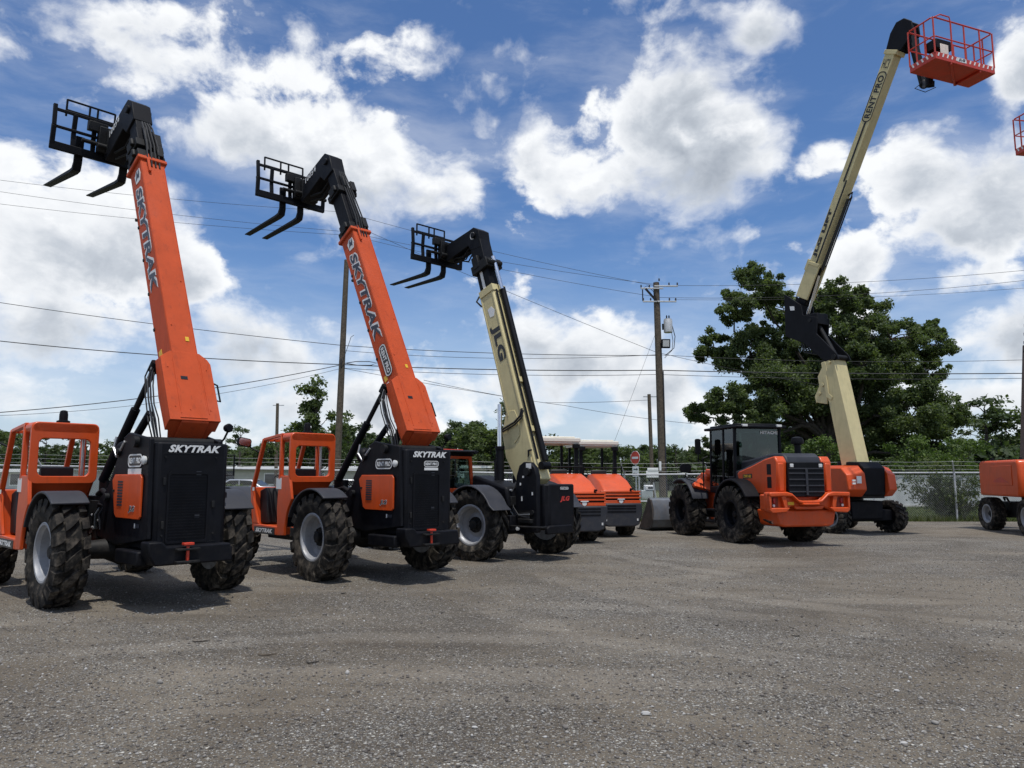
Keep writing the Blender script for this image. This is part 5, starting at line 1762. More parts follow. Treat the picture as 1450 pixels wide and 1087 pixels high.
    lettering('RENT PRO', U(6.0, .201, .21), ad @ d, ad @ nn, 1.2, .20, DECALK, ub, bold=.03, lift=.003)
    c = U(6.0, .203, .21)
    xd, yd, nd = ad @ d, ad @ nn, ad @ V(0, 1, 0)
    MB().ring([c + xd * x + yd * y for x, y in rrect(1.42, .31, .13)], [c + xd * x + yd * y for x, y in rrect(1.36, .26, .11)], nd * .003).build('decal_rim', DECALK, ub, smooth=0)
    lettering('HC3', U(Lb - .38, .201, .22), ad @ (-nn), ad @ d, .22, .26, DECALK, ub, bold=.005, lift=.003)
    # jib folded down to the basket
    t = p1
    b = MB()
    for y in (.17, -.15):
        b.prism([V(t.x - .06, y, t.z - .05), V(t.x + .38, y, t.z + .20), V(t.x + .22, y, t.z + .62), V(t.x + .02, y, t.z + .86), V(t.x - .22, y, t.z + .86), V(t.x - .44, y, t.z + .66), V(t.x - .46, y, t.z + .30)], (0, -.04, 0))
    b.prism([V(t.x - .02, .13, t.z - .0), V(t.x + .30, .13, t.z + .18), V(t.x + .1, .13, t.z + .72), V(t.x - .2, .13, t.z + .76)], (0, -.24, 0))
    b.xf(lambda p: A_ @ p)
    jb = b.build('jib', BLACK, T, bevel=.02)
    b = MB()
    j0, j1 = W(t.x - .26, .02, t.z + .62), W(t.x - .58, .02, t.z - 1.25)
    b.beam(j0, j1, .15, .20)
    j2 = W(t.x - .40, -.1, t.z + .2)
    b.tube([j2, j1 + V(-.05, .1, .4)], .05, 10)
    b.build('jib_arm', BLACK, jb, bevel=.02)
    bc = V(11.36, 18.55, 0)
    bz = 11.98
    b = MB()
    b.beam(j1, V(11.05, 18.98, 11.86), .14, .16)
    b.ball(tuple(j1), .13)
    b.tube([V(11.0, 19.0, 11.82), V(11.0, 19.0, 12.6)], .1, 14)
    b.tube([j1 + V(-.1, 0, 0), j1 + V(-.32, -.1, -.18), j1 + V(-.1, -.2, -.34), j1 + V(.2, -.2, -.2)], .012, 6)
    b.build('basket_rotator', BLACK, T, bevel=.02)
    lift_basket(T, (bc.x, bc.y, 0), R(21), bz)
    return T


boom_lift()


def straight_boom_lift():
    cx, cy, hd = 15.0, 20.9, 79
    T = thing('boom_lift', 'boom lift with a square orange body cut off by the right edge of the view', 'boom lift', (0, 0, 0), 0, 'boom lifts in the yard')
    M = Matrix.Translation((cx, cy, 0)) @ Matrix.Rotation(R(hd), 4, 'Z')

    def L(m_):
        return m_.xf(lambda p: M @ p)
    for x, y in ((0, .86), (0, -.86), (2.55, .86), (2.55, -.86)):
        p = M @ V(x, y, 0)
        tm, rm, hm = wheel_meshes(.50, .38, .27, 20, .02, RIM, 'l3')
        e = empty('wheel', T, (p.x, p.y, .49), R(hd + (0 if x == 0 else 6)) + (0 if y > 0 else math.pi))
        for nm, me in (('tyre', tm), ('rim', rm), ('hub', hm)):
            link(bpy.data.objects.new(nm, me), e)
    L(MB().box(-.3, 2.85, -.5, .5, .42, .86).box(-.2, .2, -.74, .74, .38, .62).box(2.35, 2.75, -.74, .74, .38, .62)).build('chassis', DARK, T, bevel=.03)
    L(MB().lathe([(.5, .86), (.5, 1.02)], (1.3, 0, 0), 'Z', 24)).build('slew_ring', DARK, T)
    b = MB().tube([(1.9, .6, .8), (2.0, .64, .98), (2.3, .6, .98), (2.5, .5, .9)], .03, 8)
    L(b).build('hose', HOSE, T)
    # body
    b = L(MB().xz([(.2, 1.04), (.12, 1.2), (.12, 1.95), (.2, 2.08), (2.7, 2.08), (2.8, 1.9), (2.8, 1.04)], .34, 1.06))
    bo = b.build('body', ORANGE, T, bevel=.07, seg=3)
    L(MB().xz([(.2, 1.04), (.12, 1.2), (.12, 1.95), (.2, 2.08), (2.7, 2.08), (2.8, 1.9), (2.8, 1.04)], -1.06, -.36)).build('body', ORANGE, T, bevel=.07, seg=3)
    L(MB().xz([(.5, 1.36), (.5, 1.92), (1.9, 1.92), (2.1, 1.7), (1.9, 1.36)], 1.058, 1.075)).build('body_panel', ORANGE, bo, bevel=.01)
    L(MB().xz([(.7, 1.44), (1.2, 1.60), (1.7, 1.50), (1.72, 1.44)], 1.076, 1.08)).build('body_decal', REDM, bo)
    L(MB().xz([(.3, 1.02), (.3, 1.9), (2.6, 1.9), (2.7, 1.02)], -.34, .32)).build('turret', BLACK, T, bevel=.03)
    for x, y in ((2.4, .8), (1.0, .6)):
        L(MB().lathe([(.05, 0), (.05, .05), (.03, .09)], (x, y, 2.08), 'Z', 12)).build('beacon', BLACK, T)
    # boom: nearly upright
    p0 = M @ V(.1, 0, 1.6)
    p1 = V(16.45, 22.9, 11.2)
    p0 = V(16.12, 23.9, 1.7)
    up = MB()
    up.beam(p0, p0.lerp(p1, .42), .34, .5, up=(0, 1, 0))
    lo = up.build('lower_boom', mat('brown_boom', (.11, .07, .055), .6), T, bevel=.02)
    MB().beam(p0.lerp(p1, .4), p0.lerp(p1, .66), .28, .40, up=(0, 1, 0)).build('middle_boom', BLACK, T, bevel=.02)
    MB().beam(p0.lerp(p1, .64), p1, .22, .32, up=(0, 1, 0)).build('upper_boom', CREAM, T, bevel=.02)
    b = MB()
    for k in range(9):
        q = p0.lerp(p1, .40 + k * .028)
        b.obox(q + V(-.2, 0, 0), (.05, 0, 0), (0, .08, 0), (0, 0, .05))
    b.tube([p0.lerp(p1, .38) + V(-.22, 0, 0), p0.lerp(p1, .66) + V(-.22, 0, 0)], .04, 8)
    b.build('hose_carrier', BLACK, T, bevel=.01)
    b = MB().beam(p1, p1 + V(.1, -.9, -.1), .2, .24).tube([p1 + V(.1, -.9, -.1), p1 + V(.1, -.9, .5)], .09, 12)
    b.build('jib', BLACK, T, bevel=.02)
    lift_basket(T, (15.92, 21.42, 0), R(10), 11.12, L=1.85, Wd=.75)
    return T


straight_boom_lift()


# ------------------------------------------------------------------ fences, poles, wires
_cp, _sp = math.cos(PITCH), math.sin(PITCH)


def at(u, v, Y):
    """point at distance Y in front of the camera seen at photo pixel (u, v)"""
    x, y = (u - 725) / 1080, (543.5 - v) / 1080
    d = V(x, _cp - y * _sp, _sp + y * _cp)
    return V(0, 0, 1.6) + d * (Y / d.y)


def chain_fence(label, x0, x1, Y0, Y1, h0, h1, midrail=None):
    T = thing('chain_link_fence', label, 'fence', (x0, Y0, 0))
    n = max(1, round((x1 - x0) / 3.05))

    def P(t, z):
        return V((x1 - x0) * t, (Y1 - Y0) * t, z)
    hh = lambda t: h0 + (h1 - h0) * t
    for i in range(n + 1):
        t = i / n
        h = hh(t)
        b = MB().tube([P(t, 0), P(t, h + .02)], .035, 8)
        b.tube([P(t, h), P(t, h + .42) + V(-.16, -.22, 0)], .022, 6)
        b.build('post', GALV, T)
    b = MB().tube([P(0, h0), P(1, h1)], .03, 8)
    b.build('top_rail', GALV, T)
    if midrail:
        t0, t1, z = midrail
        MB().tube([P(t0, z), P(t1, z)], .025, 8).build('middle_rail', GALV, T)
    for k in range(3):
        f = .30 + .33 * k
        pts = []
        for i in range(n + 1):
            t = i / n
            pts.append(P(t, hh(t) + .42 * f) + V(-.16, -.22, 0) * f)
            if i < n:
                pts.append(P(t + .5 / n, hh(t + .5 / n) + .42 * f - .025) + V(-.16, -.22, 0) * f)
        MB().tube(pts, .0045, 4).build('barbed_strand', WIRE, T)
    # the mesh: two families of slanted wires
    b = MB()
    Lw = math.hypot(x1 - x0, Y1 - Y0)
    dx, dy = (x1 - x0) / Lw, (Y1 - Y0) / Lw
    sp = .085
    w = .0035
    k = -int(2.2 / sp)
    vs_, fs = [], []
    for sgn in (1, -1):
        for i in range(k, int(Lw / sp) + int(2.2 / sp)):
            s0 = i * sp
            hm = hh(min(max(s0 / Lw, 0), 1)) - .02
            za, zb = .04, hm
            sa, sb = s0, s0 + (zb - za) * .95
            if sgn < 0:
                sa, sb = sb, sa
            # clip to the run
            def clip(sa, za, sb, zb):
                if sa > sb:
                    q = clip(sb, zb, sa, za)
                    return q
                if sb < 0 or sa > Lw:
                    return None
                if sa < 0:
                    za = za + (zb - za) * (0 - sa) / (sb - sa)
                    sa = 0
                if sb > Lw:
                    zb = za + (zb - za) * (Lw - sa) / (sb - sa)
                    sb = Lw
                return sa, za, sb, zb
            q = clip(sa, za, sb, zb)
            if not q:
                continue
            sa, za, sb, zb = q
            m0 = len(vs_)
            for (s, z) in ((sa, za), (sb, zb)):
                for (ou, ov) in ((-w, -.001), (w, -.001), (0, w)):
                    vs_.append((s * dx + ou * dx, s * dy + ou * dy + ov * sgn, z + ou * .5))
            for j in range(3):
                l = (j + 1) % 3
                fs.append((m0 + j, m0 + l, m0 + 3 + l, m0 + 3 + j))
    o = MB().add(vs_, fs).build('wire_mesh', WIRE, T, smooth=0, recalc=False)
    o['kind'] = 'stuff'
    return T


chain_fence('long chain link fence with a bright top rail behind the telehandlers', -32, 4.1, 27.4, 28, 2.22, 1.68)
chain_fence('short stretch of chain link fence with a low middle rail by the loader bucket', 4.1, 10.2, 28, 28, 1.68, 1.72, (0, .36, .72))
chain_fence('chain link fence topped with barbed wire in front of the pale metal wall', 10.2, 34, 28, 28.2, 1.74, 1.78)


def pole_mesh(b, p, h, r0, r1, lean=(0, 0)):
    pts = [V(*p) + V(lean[0] * t, lean[1] * t, h * t) for t in (0, .25, .5, .75, 1)]
    b.tube(pts, [r0 + (r1 - r0) * t for t in (0, .25, .5, .75, 1)], 14)
    return pts


def flat(p):
    return V(p.x, p.y, 0)


def big_pole():
    base = flat(at(939, 676, 38))
    topz = at(930, 400, 38).z
    T = thing('utility_pole', 'tall dark timber power pole carrying a grey transformer and a floodlight', 'utility pole', base)
    b = MB()
    pole_mesh(b, (0, 0, 0), topz, .21, .15, (-.12, 0))
    b.build('pole', WOOD, T)
    z = topz

    def arm(zz, x0, x1, r=.03):
        q = MB().beam((x0, -.16, zz), (x1, -.16, zz), .07, .07)
        return q
    for zz, x0, x1 in ((z - .22, -.25, .95), (z - .34, -.95, .2), (z - 1.02, -.85, .85)):
        arm(zz, x0, x1).build('crossarm', GALV, T, bevel=.01)
    b = MB()
    for x, zz in ((.92, z - .18), (.5, z - .18), (-.92, z - .30), (-.5, z - .30), (-.82, z - .98), (-.45, z - .98), (.5, z - .98), (.82, z - .98), (0, z + .04)):
        b.lathe([(.02, 0), (.045, .04), (.03, .07), (.045, .10), (.02, .15)], (x, -.16, zz), 'Z', 8)
    b.build('insulator', PLASTIC, T)
    b = MB().beam((-.7, -.18, z - .36), (-.2, -.18, z - .95), .06, .1).tube([(-.85, -.16, z - .4), (-.85, -.16, z - .98)], .03, 6)
    b.tube([(-.85, -.16, z - .34), (-.6, -.16, z - .2), (-.3, -.16, z - .5), (-.1, -.2, z - 1.1)], .015, 5)
    b.build('cutout', DARK, T)
    b = MB().lathe([(.20, 0), (.22, .02), (.22, .62), (.19, .68), (.19, .70)], (.42, -.05, z - 2.6), 'Z', 20)
    tr = b.build('transformer', GALV, T)
    b = MB().beam((.12, -.05, z - 2.3), (.25, -.05, z - 2.3), .08, .3)
    for x in (.36, .48):
        b.lathe([(.03, 0), (.045, .04), (.03, .08), (.04, .12), (.015, .2)], (x, -.05, z - 1.9), 'Z', 8)
    b.tube([(.62, -.05, z - 2.2), (.75, -.1, z - 2.8), (.68, -.1, z - 3.4), (.2, -.2, z - 3.8)], .02, 6)
    b.tube([(.58, .05, z - 2.3), (.66, 0, z - 3.0), (.6, 0, z - 3.5), (.2, -.1, z - 3.9)], .015, 6)
    b.build('transformer_lead', DARK, tr)
    b = MB().prism([(.02, -.30, z - 3.42), (.46, -.30, z - 3.42), (.46, -.36, z - 2.98), (.02, -.36, z - 2.98)], (0, .16, 0)).beam((0, -.1, z - 3.2), (.1, -.25, z - 3.2), .08, .1)
    fl = b.build('floodlight', BLACK, T, bevel=.02)
    MB().prism([(.08, -.312, z - 3.36), (.40, -.312, z - 3.36), (.40, -.362, z - 3.04), (.08, -.362, z - 3.04)], (0, -.006, 0)).build('floodlight_glass', LENS, fl)
    MB().box(-.22, -.12, -.24, -.16, 1.9, 2.35).build('meter_tag', WHITE, T, bevel=.01)
    MB().tube([(.13, -.16, 0), (.10, -.15, z * .6)], .03, 8).build('conduit', PLASTIC, T)
    return base, topz


PB, PZ = big_pole()


def left_pole():
    base = flat(at(476, 676, 40))
    top = at(491, 368, 40)
    T = thing('utility_pole', 'tall leaning timber pole behind the middle telehandler', 'utility pole', base)
    b = MB()
    pole_mesh(b, (0, 0, 0), top.z, .20, .13, (top.x - base.x, 0))
    b.build('pole', WOOD, T)
    z = top.z
    zz = at(485, 515, 40).z
    xx = (top.x - base.x) * zz / z
    b = MB().tube([(xx, -.16, zz + .25), (xx, -.24, zz), (xx, -.16, zz - .25)], .03, 6)
    b.tube([(xx + .2, -.3, zz), (xx + .9, -.3, zz - .12), (xx + 1.6, -.3, zz - .12), (xx + 1.9, -.3, zz), (xx + 1.5, -.3, zz + .08), (xx + .8, -.3, zz + .08), (xx + .3, -.3, zz)], .022, 6)
    b.tube([(xx, -.2, zz - .15), (xx + .5, -.25, zz + 1.4), (xx + .65, -.25, zz + 1.5)], .015, 5)
    b.build('cable_hardware', CABLE, T)
    return base


left_pole()


def short_pole(u, vtop, Y, r, label, sign=False, vbase=676):
    base = flat(at(u, vbase, Y))
    T = thing('utility_pole', label, 'utility pole', base)
    h = at(u, vtop, Y).z
    b = MB()
    pole_mesh(b, (0, 0, 0), h, r, r * .8, (-.1, 0))
    b.build('pole', WOOD, T)
    MB().beam((-.45, 0, h - .15), (.4, 0, h - .15), .06, .06).build('crossarm', GALV, T)
    if sign:
        MB().box(-.42, .38, -.32, -.20, 1.55, 1.95).build('meter_box', WHITE, T, bevel=.02)
        MB().box(-.34, .30, -.34, -.18, 1.95, 2.12).build('meter_hood', WHITE, T, bevel=.02)
    return T


short_pole(924, 558, 46, .13, 'thin short timber pole standing just left of the transformer pole', True)
short_pole(391, 571, 58, .14, 'far slim pole rising over the roof of the middle telehandler cab')


def wire(label, pts, sag, r, m=CABLE):
    """cable through points with a sag between each pair"""
    out = []
    for i in range(len(pts) - 1):
        a, b_ = Vector(pts[i]), Vector(pts[i + 1])
        n = 16
        for k in range(n + (1 if i == len(pts) - 2 else 0)):
            t = k / n
            p = a.lerp(b_, t)
            p.z -= sag * 4 * t * (1 - t)
            out.append(p)
    b = MB().tube(out, r, 5)
    o = b.build('power_line', m, smooth=60)
    return tag(o, label, 'power line', 'overhead lines')


wire('dark overhead cable sloping down behind the first boom towards the transformer pole', [at(-60, 419, 40), at(486, 489, 40), at(928, 503, 38)], .15, .017)
wire('heavy overhead cable crossing just below the shoulder of the nearest boom', [at(-60, 476, 40), at(485, 516, 40)], .22, .024)
wire('heavy overhead cable running from the leaning pole to the transformer pole and past the oak', [at(485, 516, 40), at(932, 524, 38), at(1560, 527, 37)], .12, .024)
wire('thinner overhead cable just under the heavy line past the oak', [at(485, 521, 40), at(932, 530, 38), at(1560, 533, 37)], .18, .013)
wire('overhead cable rising from the low left edge up to the leaning pole', [at(-60, 588, 34), at(485, 516, 40)], .35, .02)
wire('faint service wire just below the rising cable on the left', [at(-60, 590, 34), at(485, 521, 40)], .55, .010)
wire('uppermost of the three thin wires high at the left', [at(-60, 247, 39.2), at(487, 300, 40), at(925, 404, 38)], .2, .010)
wire('middle of the three thin wires high at the left', [at(-60, 262, 39.6), at(492, 328, 40), at(932, 403, 38)], .2, .010)
wire('lowest of the three thin wires high at the left', [at(-60, 281, 40), at(497, 333, 40), at(935, 421, 38)], .2, .010)
wire('wire dropping past the head of the cream boom to the transformer pole', [at(500, 318, 40), at(928, 498, 38), at(1180, 548, 40)], .1, .011)
wire('wire from the transformer pole to the right, upper of two above the oak', [at(950, 404, 38), at(1560, 371, 36)], .35, .010)
wire('wire from the transformer pole to the right, lower of two above the oak', [at(935, 421, 38), at(1560, 383, 36)], .45, .010)
wire('thin wire crossing the oak crown at its top', [at(955, 424, 38), at(1560, 398, 36)], .3, .008)
wire('slack cable between the poles above the heavy line', [at(485, 496, 40), at(930, 502, 38), at(1560, 505, 37)], .30, .012)
wire('low service wire behind the middle boom reaching the thin short pole', [at(485, 521, 40), at(770, 570, 42), at(921, 566, 46)], .05, .012)
wire('lowest service wire crossing behind the cream boom', [at(600, 538, 40), at(800, 574, 44), at(985, 600, 48)], .1, .012)
wire('thin stay wire from the transformer pole down to the left', [at(929, 470, 38), at(845, 690, 41)], 0.02, .007)

# sign, cabinet, stakes
p = flat(at(901, 690, 40))
T = thing('road_sign', 'red and white round traffic sign above a white arrow plate beyond the fence', 'road sign', p, R(-58))
hs = at(901, 648, 40).z
MB().beam((0, 0, 0), (0, 0, hs + .35), .05, .05).build('post', GALV, T)
b = MB().prism([(.38 * math.cos(R(22.5 + 45 * k)), -.03, hs + .38 * math.sin(R(22.5 + 45 * k))) for k in range(8)], (0, -.012, 0))
b.build('sign_plate', WHITE, T)
b = MB().lathe([(.34, 0), (.34, -.004)], (0, -.043, hs), 'Y', 28)
b.build('sign_disc', REDM, T)
MB().box(-.24, .24, -.053, -.048, hs - .055, hs + .055).build('sign_bar', DECAL, T)
MB().box(-.24, .24, -.035, -.022, hs - .98, hs - .44).build('arrow_plate', WHITE, T, bevel=.004)
b = MB().box(-.15, .10, -.042, -.037, hs - .62, hs - .57).box(-.10, .15, -.042, -.037, hs - .85, hs - .80)
b.prism([(.08, -.037, hs - .66), (.20, -.037, hs - .595), (.08, -.037, hs - .53)], (0, -.005, 0)).prism([(-.08, -.037, hs - .89), (-.20, -.037, hs - .825), (-.08, -.037, hs - .76)], (0, -.005, 0))
b.build('arrow', DECALK, T)

p = flat(at(917, 700, 36))
T = thing('utility_cabinet', 'pale green utility cabinet with a white hood in the weeds behind the fence', 'cabinet', p)
MB().box(-.30, .22, -.22, .22, 0, .98).build('cabinet', mat('cabinet_grey', (.42, .46, .44), .6), T, bevel=.03)
b = MB().box(-.14, .30, -.24, .24, .98, 1.22)
b.build('hood', WHITE, T, bevel=.03)
MB().box(-.02, .22, -.246, -.238, 1.05, 1.14).build('vent', PLASTIC, T)
for u, lab, h, lean in ((931, 'pale leaning stake beside the utility cabinet', 1.35, -.16), (906, 'white upright marker stake left of the utility cabinet', 1.6, -.02)):
    p = flat(at(u, 702, 34))
    o = MB().tube([p, p + V(lean, 0, h)], .035, 8).build('marker_post', GALV)
    tag(o, lab, 'post', 'stakes in the weeds')

# ------------------------------------------------------------------ buildings beyond the fence
def metal_wall():
    T = thing('metal_fence_wall', 'long pale corrugated metal wall behind the barbed wire fence', 'wall', (13.2, 40.4, 0))
    L = 27
    n = 160
    pts = []
    for i in range(n):
        x = L * i / (n - 1)
        pts.append((x, .0 if (i // 2) % 2 else .05))
    b = MB()
    hgt = 1.62
    b.add([(x, y, .12) for x, y in pts] + [(x, y, hgt) for x, y in pts], [(i, i + 1, n + i + 1, n + i) for i in range(n - 1)])
    b.build('siding', SIDING, T, smooth=0)
    MB().box(0, L, -.03, .08, hgt, hgt + .05).build('cap', SIDING, T)
    MB().box(0, L, -.06, .3, 0, .13).build('kerb', mat('concrete', (.42, .41, .38), .85, vary=.15), T)
    for i in range(10):
        MB().box(i * 3, i * 3 + .1, .06, .16, 0, hgt).build('post', GALV, T)
    return T


metal_wall()


def low_building(label, x0, x1, y0, y1, h, roofm, wallm, doors=True):
    T = thing('low_building', label, 'building', (x0, y0, 0))
    w, d = x1 - x0, y1 - y0
    MB().box(0, w, 0, d, 0, h).build('wall', wallm, T)
    b = MB().prism([(-.4, -.5, h), (-.4, d + .5, h), (-.4, d / 2, h + .12)], (w + .8, 0, 0))
    b.build('roof', roofm, T)
    MB().box(-.42, w + .42, -.56, -.50, h - .16, h + .02).build('fascia', WHITE, T)
    if doors:
        n = int(w / 3.4)
        for i in range(n):
            x = 1.2 + i * 3.4
            if i % 3 == 1:
                MB().box(x, x + 1, -.05, .05, 0, 2.05).build('door', PLASTIC, T, bevel=.01)
            else:
                f = MB().box(x, x + 1.5, -.05, .05, .95, 1.9).build('window', WHITE, T, bevel=.01)
                MB().box(x + .08, x + 1.42, -.065, -.052, 1.03, 1.82).build('pane', CARGLASS, f)
    return T


low_building('long low white roofed building behind the fence and the middle telehandler', -28, -12.2, 62, 70, 2.35, WHITE, SIDEBLD)
low_building('grey flat building far behind the cab of the nearest telehandler', -48, -34, 56, 64, 2.1, SIDING, SIDING)
low_building('small white roofed shed among trees behind the cream telehandler', -4.6, -1.2, 74, 79, 2.6, WHITE, SIDEBLD)
low_building('distant pale building beyond the gate', 15, 20.5, 92, 98, 2.1, SIDING, SIDEBLD)


def car(label, p, hd, m):
    T = thing('parked_car', label, 'car', p, R(hd), 'cars parked beyond the fence')
    prof = [(-2.25, .45), (-2.3, .75), (-2.2, .95), (-1.75, 1.0), (-1.15, 1.42), (.35, 1.45), (1.15, 1.02), (2.1, .88), (2.28, .65), (2.25, .40), (1.85, .32), (-1.9, .32)]
    b = MB().xz(prof, -.88, .88)
    bo = b.build('body', m, T, bevel=.09, seg=3)
    for s in (-1, 1):
        y = s * .882
        MB().prism([(-1.5, y, 1.03), (-1.1, y, 1.34), (-.38, y, 1.37), (-.38, y, 1.03)], (0, s * .006, 0)).build('window', CARGLASS, T)
        MB().prism([(-.30, y, 1.03), (-.30, y, 1.37), (.30, y, 1.36), (.88, y, 1.03)], (0, s * .006, 0)).build('window', CARGLASS, T)
        MB().box(.6, .78, s * .90 - .06, s * .90 + .06, 1.0, 1.12).build('mirror', m, T, bevel=.02)
        for x in (-1.4, 1.4):
            e = empty('wheel', T, (x, s * .80, .33))
            MB().lathe([(.2, -.1), (.32, -.1), (.33, -.07), (.33, .07), (.32, .1), (.2, .1)], n=24).build('tyre', RUBBER, e)
            MB().lathe([(.2, -.09), (.2, .09), (.05, .10)], n=16).build('rim', ALU, e)
        MB().box(2.2, 2.27, s * .68 - .16, s * .68 + .16, .62, .74).build('headlight', LENS, T, bevel=.02)
        MB().box(-2.3, -2.22, s * .7 - .12, s * .7 + .12, .72, .86).build('tail_light', REDLENS, T, bevel=.02)
    MB().prism([(.42, -.72, 1.40), (.42, .72, 1.40), (1.14, .78, 1.04), (1.14, -.78, 1.04)], (.02, 0, .03)).build('windscreen', CARGLASS, T)
    MB().prism([(-1.22, -.70, 1.36), (-1.22, .70, 1.36), (-1.72, .76, 1.03), (-1.72, -.76, 1.03)], (-.02, 0, .03)).build('rear_window', CARGLASS, T)
    return T


CARW = mat('white_car_paint', (.68, .69, .70), .25, vary=.02, coat=.8)
CARS = mat('silver_car_paint', (.40, .41, .43), .25, metal=.4, vary=.02, coat=.8)
car('white car parked behind the fence right of the middle telehandler cab', flat(at(494, 700, 50)), 195, CARW)
car('silver car parked behind the fence between the two orange telehandlers', flat(at(338, 700, 52)), 178, CARS)
car('white car seen over the bonnet of the cream telehandler', flat(at(716, 700, 54)), 190, CARW)


# ------------------------------------------------------------------ foliage
def leaves(centres, radii, counts, size, seed, flatten=1.0, shell=.55):
    r = np.random.default_rng(seed)
    C, S_ = [], []
    for c, rad, n in zip(centres, radii, counts):
        d = r.normal(0, 1, (n, 3))
        d /= np.linalg.norm(d, axis=1)[:, None]
        rr = shell + (1 - shell) * r.random(n) ** .6
        rr *= 1 + .18 * r.normal(0, 1, n)
        p = d * rr[:, None] * np.array([1, 1, flatten]) * rad
        C.append(p + np.array(c))
        S_.append(np.full(n, size))
    C = np.concatenate(C)
    n = len(C)
    s = np.concatenate(S_) * (.6 + .8 * r.random(n))
    nrm = r.normal(0, 1, (n, 3)) + np.array([0, 0, .7])
    nrm /= np.linalg.norm(nrm, axis=1)[:, None]
    t = np.cross(nrm, r.normal(0, 1, (n, 3)))
    t /= np.linalg.norm(t, axis=1)[:, None]
    bt = np.cross(nrm, t)
    t *= s[:, None]
    bt *= (s * .55)[:, None]
    bend = nrm * (s * .18)[:, None]
    vv = np.stack([C - t, C - bt + bend, C + t, C + bt + bend], 1).reshape(-1, 3)
    ff = np.arange(n * 4).reshape(-1, 4)
    return vv, ff


def subpuffs(c, rad, n, r, sub=.42, flat_=.75):
    """small puffs spread over a lobe"""
    out = []
    for _ in range(n):
        d = r.normal(0, 1, 3)
        d /= np.linalg.norm(d)
        if d[2] < -.5:
            d[2] *= .4
        rr = .55 + .5 * r.random()
        out.append((np.array(c) + d * rr * rad * np.array([1, 1, flat_]), rad * sub * (.55 + .8 * r.random())))
    return out


def limb(b, p, q, r0, r1, seed, wob=.08):
    r = np.random.default_rng(seed)
    p, q = Vector(p), Vector(q)
    L = (q - p).length
    pts = []
    for k in range(6):
        t = k / 5
        x = p.lerp(q, t)
        x.z += math.sin(t * math.pi) * L * .06
        if 0 < k < 5:
            x += Vector(r.normal(0, wob * L * .35, 3))
        pts.append(x)
    b.tube(pts, [r0 + (r1 - r0) * k / 5 for k in range(6)], 7)
    return pts


def oak():
    Y = 54
    base = flat(at(1172, 690, Y))
    T = thing('oak_tree', 'great spreading dark oak rising behind the wheel loader and the boom lift', 'tree', base)
    lobes = [(1075, 412, 42), (1040, 440, 34), (1110, 440, 36), (1010, 492, 30), (1062, 505, 48), (1160, 432, 30), (1195, 425, 34), (1225, 450, 40), (1185, 480, 46), (1262, 480, 44), (1310, 490, 36), (1135, 500, 44),
             (1322, 470, 18), (1240, 525, 52), (1310, 530, 34), (1090, 560, 56), (1030, 570, 38), (990, 588, 24), (1150, 560, 58), (1215, 590, 62), (1290, 590, 56), (1340, 590, 34), (1060, 610, 40), (1130, 625, 46), (1250, 640, 48), (1320, 632, 40), (1190, 640, 46), (1020, 640, 34), (1075, 650, 34), (1125, 655, 34), (1290, 655, 34), (1100, 480, 30), (1220, 520, 40)]
    r = np.random.default_rng(11)
    cs, rs, ns = [], [], []
    tr = MB()
    k = 0
    trunk_top = V(.2, 0, 4.6)
    tr.tube([(0, 0, 0), (.05, 0, .5), (.1, .05, 1.6), (-.1, 0, 3.0), trunk_top], [1.05, .78, .62, .55, .5], 12)
    for (u, v, rp) in lobes:
        dy = r.uniform(-3.6, 3.6) * (1 if v < 560 else 1.3)
        p = at(u, v, Y + dy) - base
        rad = rp * (Y + dy) / 1080
        limb(tr, trunk_top + V(0, 0, r.uniform(-1.4, .3)), p, .19, .04, 100 + k, .10)
        subs = subpuffs(p, rad * .98, int(13 + rp * .62), r, .23, .9)
        for c, sr in subs:
            cs.append(c)
            rs.append(sr)
            ns.append(int(100 + 760 * sr ** 1.5))
            if r.random() < .3:
                limb(tr, p, c, .05, .012, 900 + k, .12)
            k += 1
        k += 1
    # inner shade mass so the crown reads solid low down
    for (u, v, rp) in ((1150, 600, 52), (1230, 610, 55), (1190, 540, 46), (1090, 600, 40), (1290, 615, 45)):
        p = at(u, v, Y + 1.5) - base
        cs.append(np.array(p))
        rs.append(rp * Y / 1080)
        ns.append(650)
    tr.build('trunk', BARK, T)
    vv, ff = leaves(cs, rs, ns, .10, 21, .85, .15)
    print('oak leaves', len(ff))
    link(bpy.data.objects.new('crown', np_mesh('crown', vv, ff, LEAF_OAK)), T)
    return T


oak()


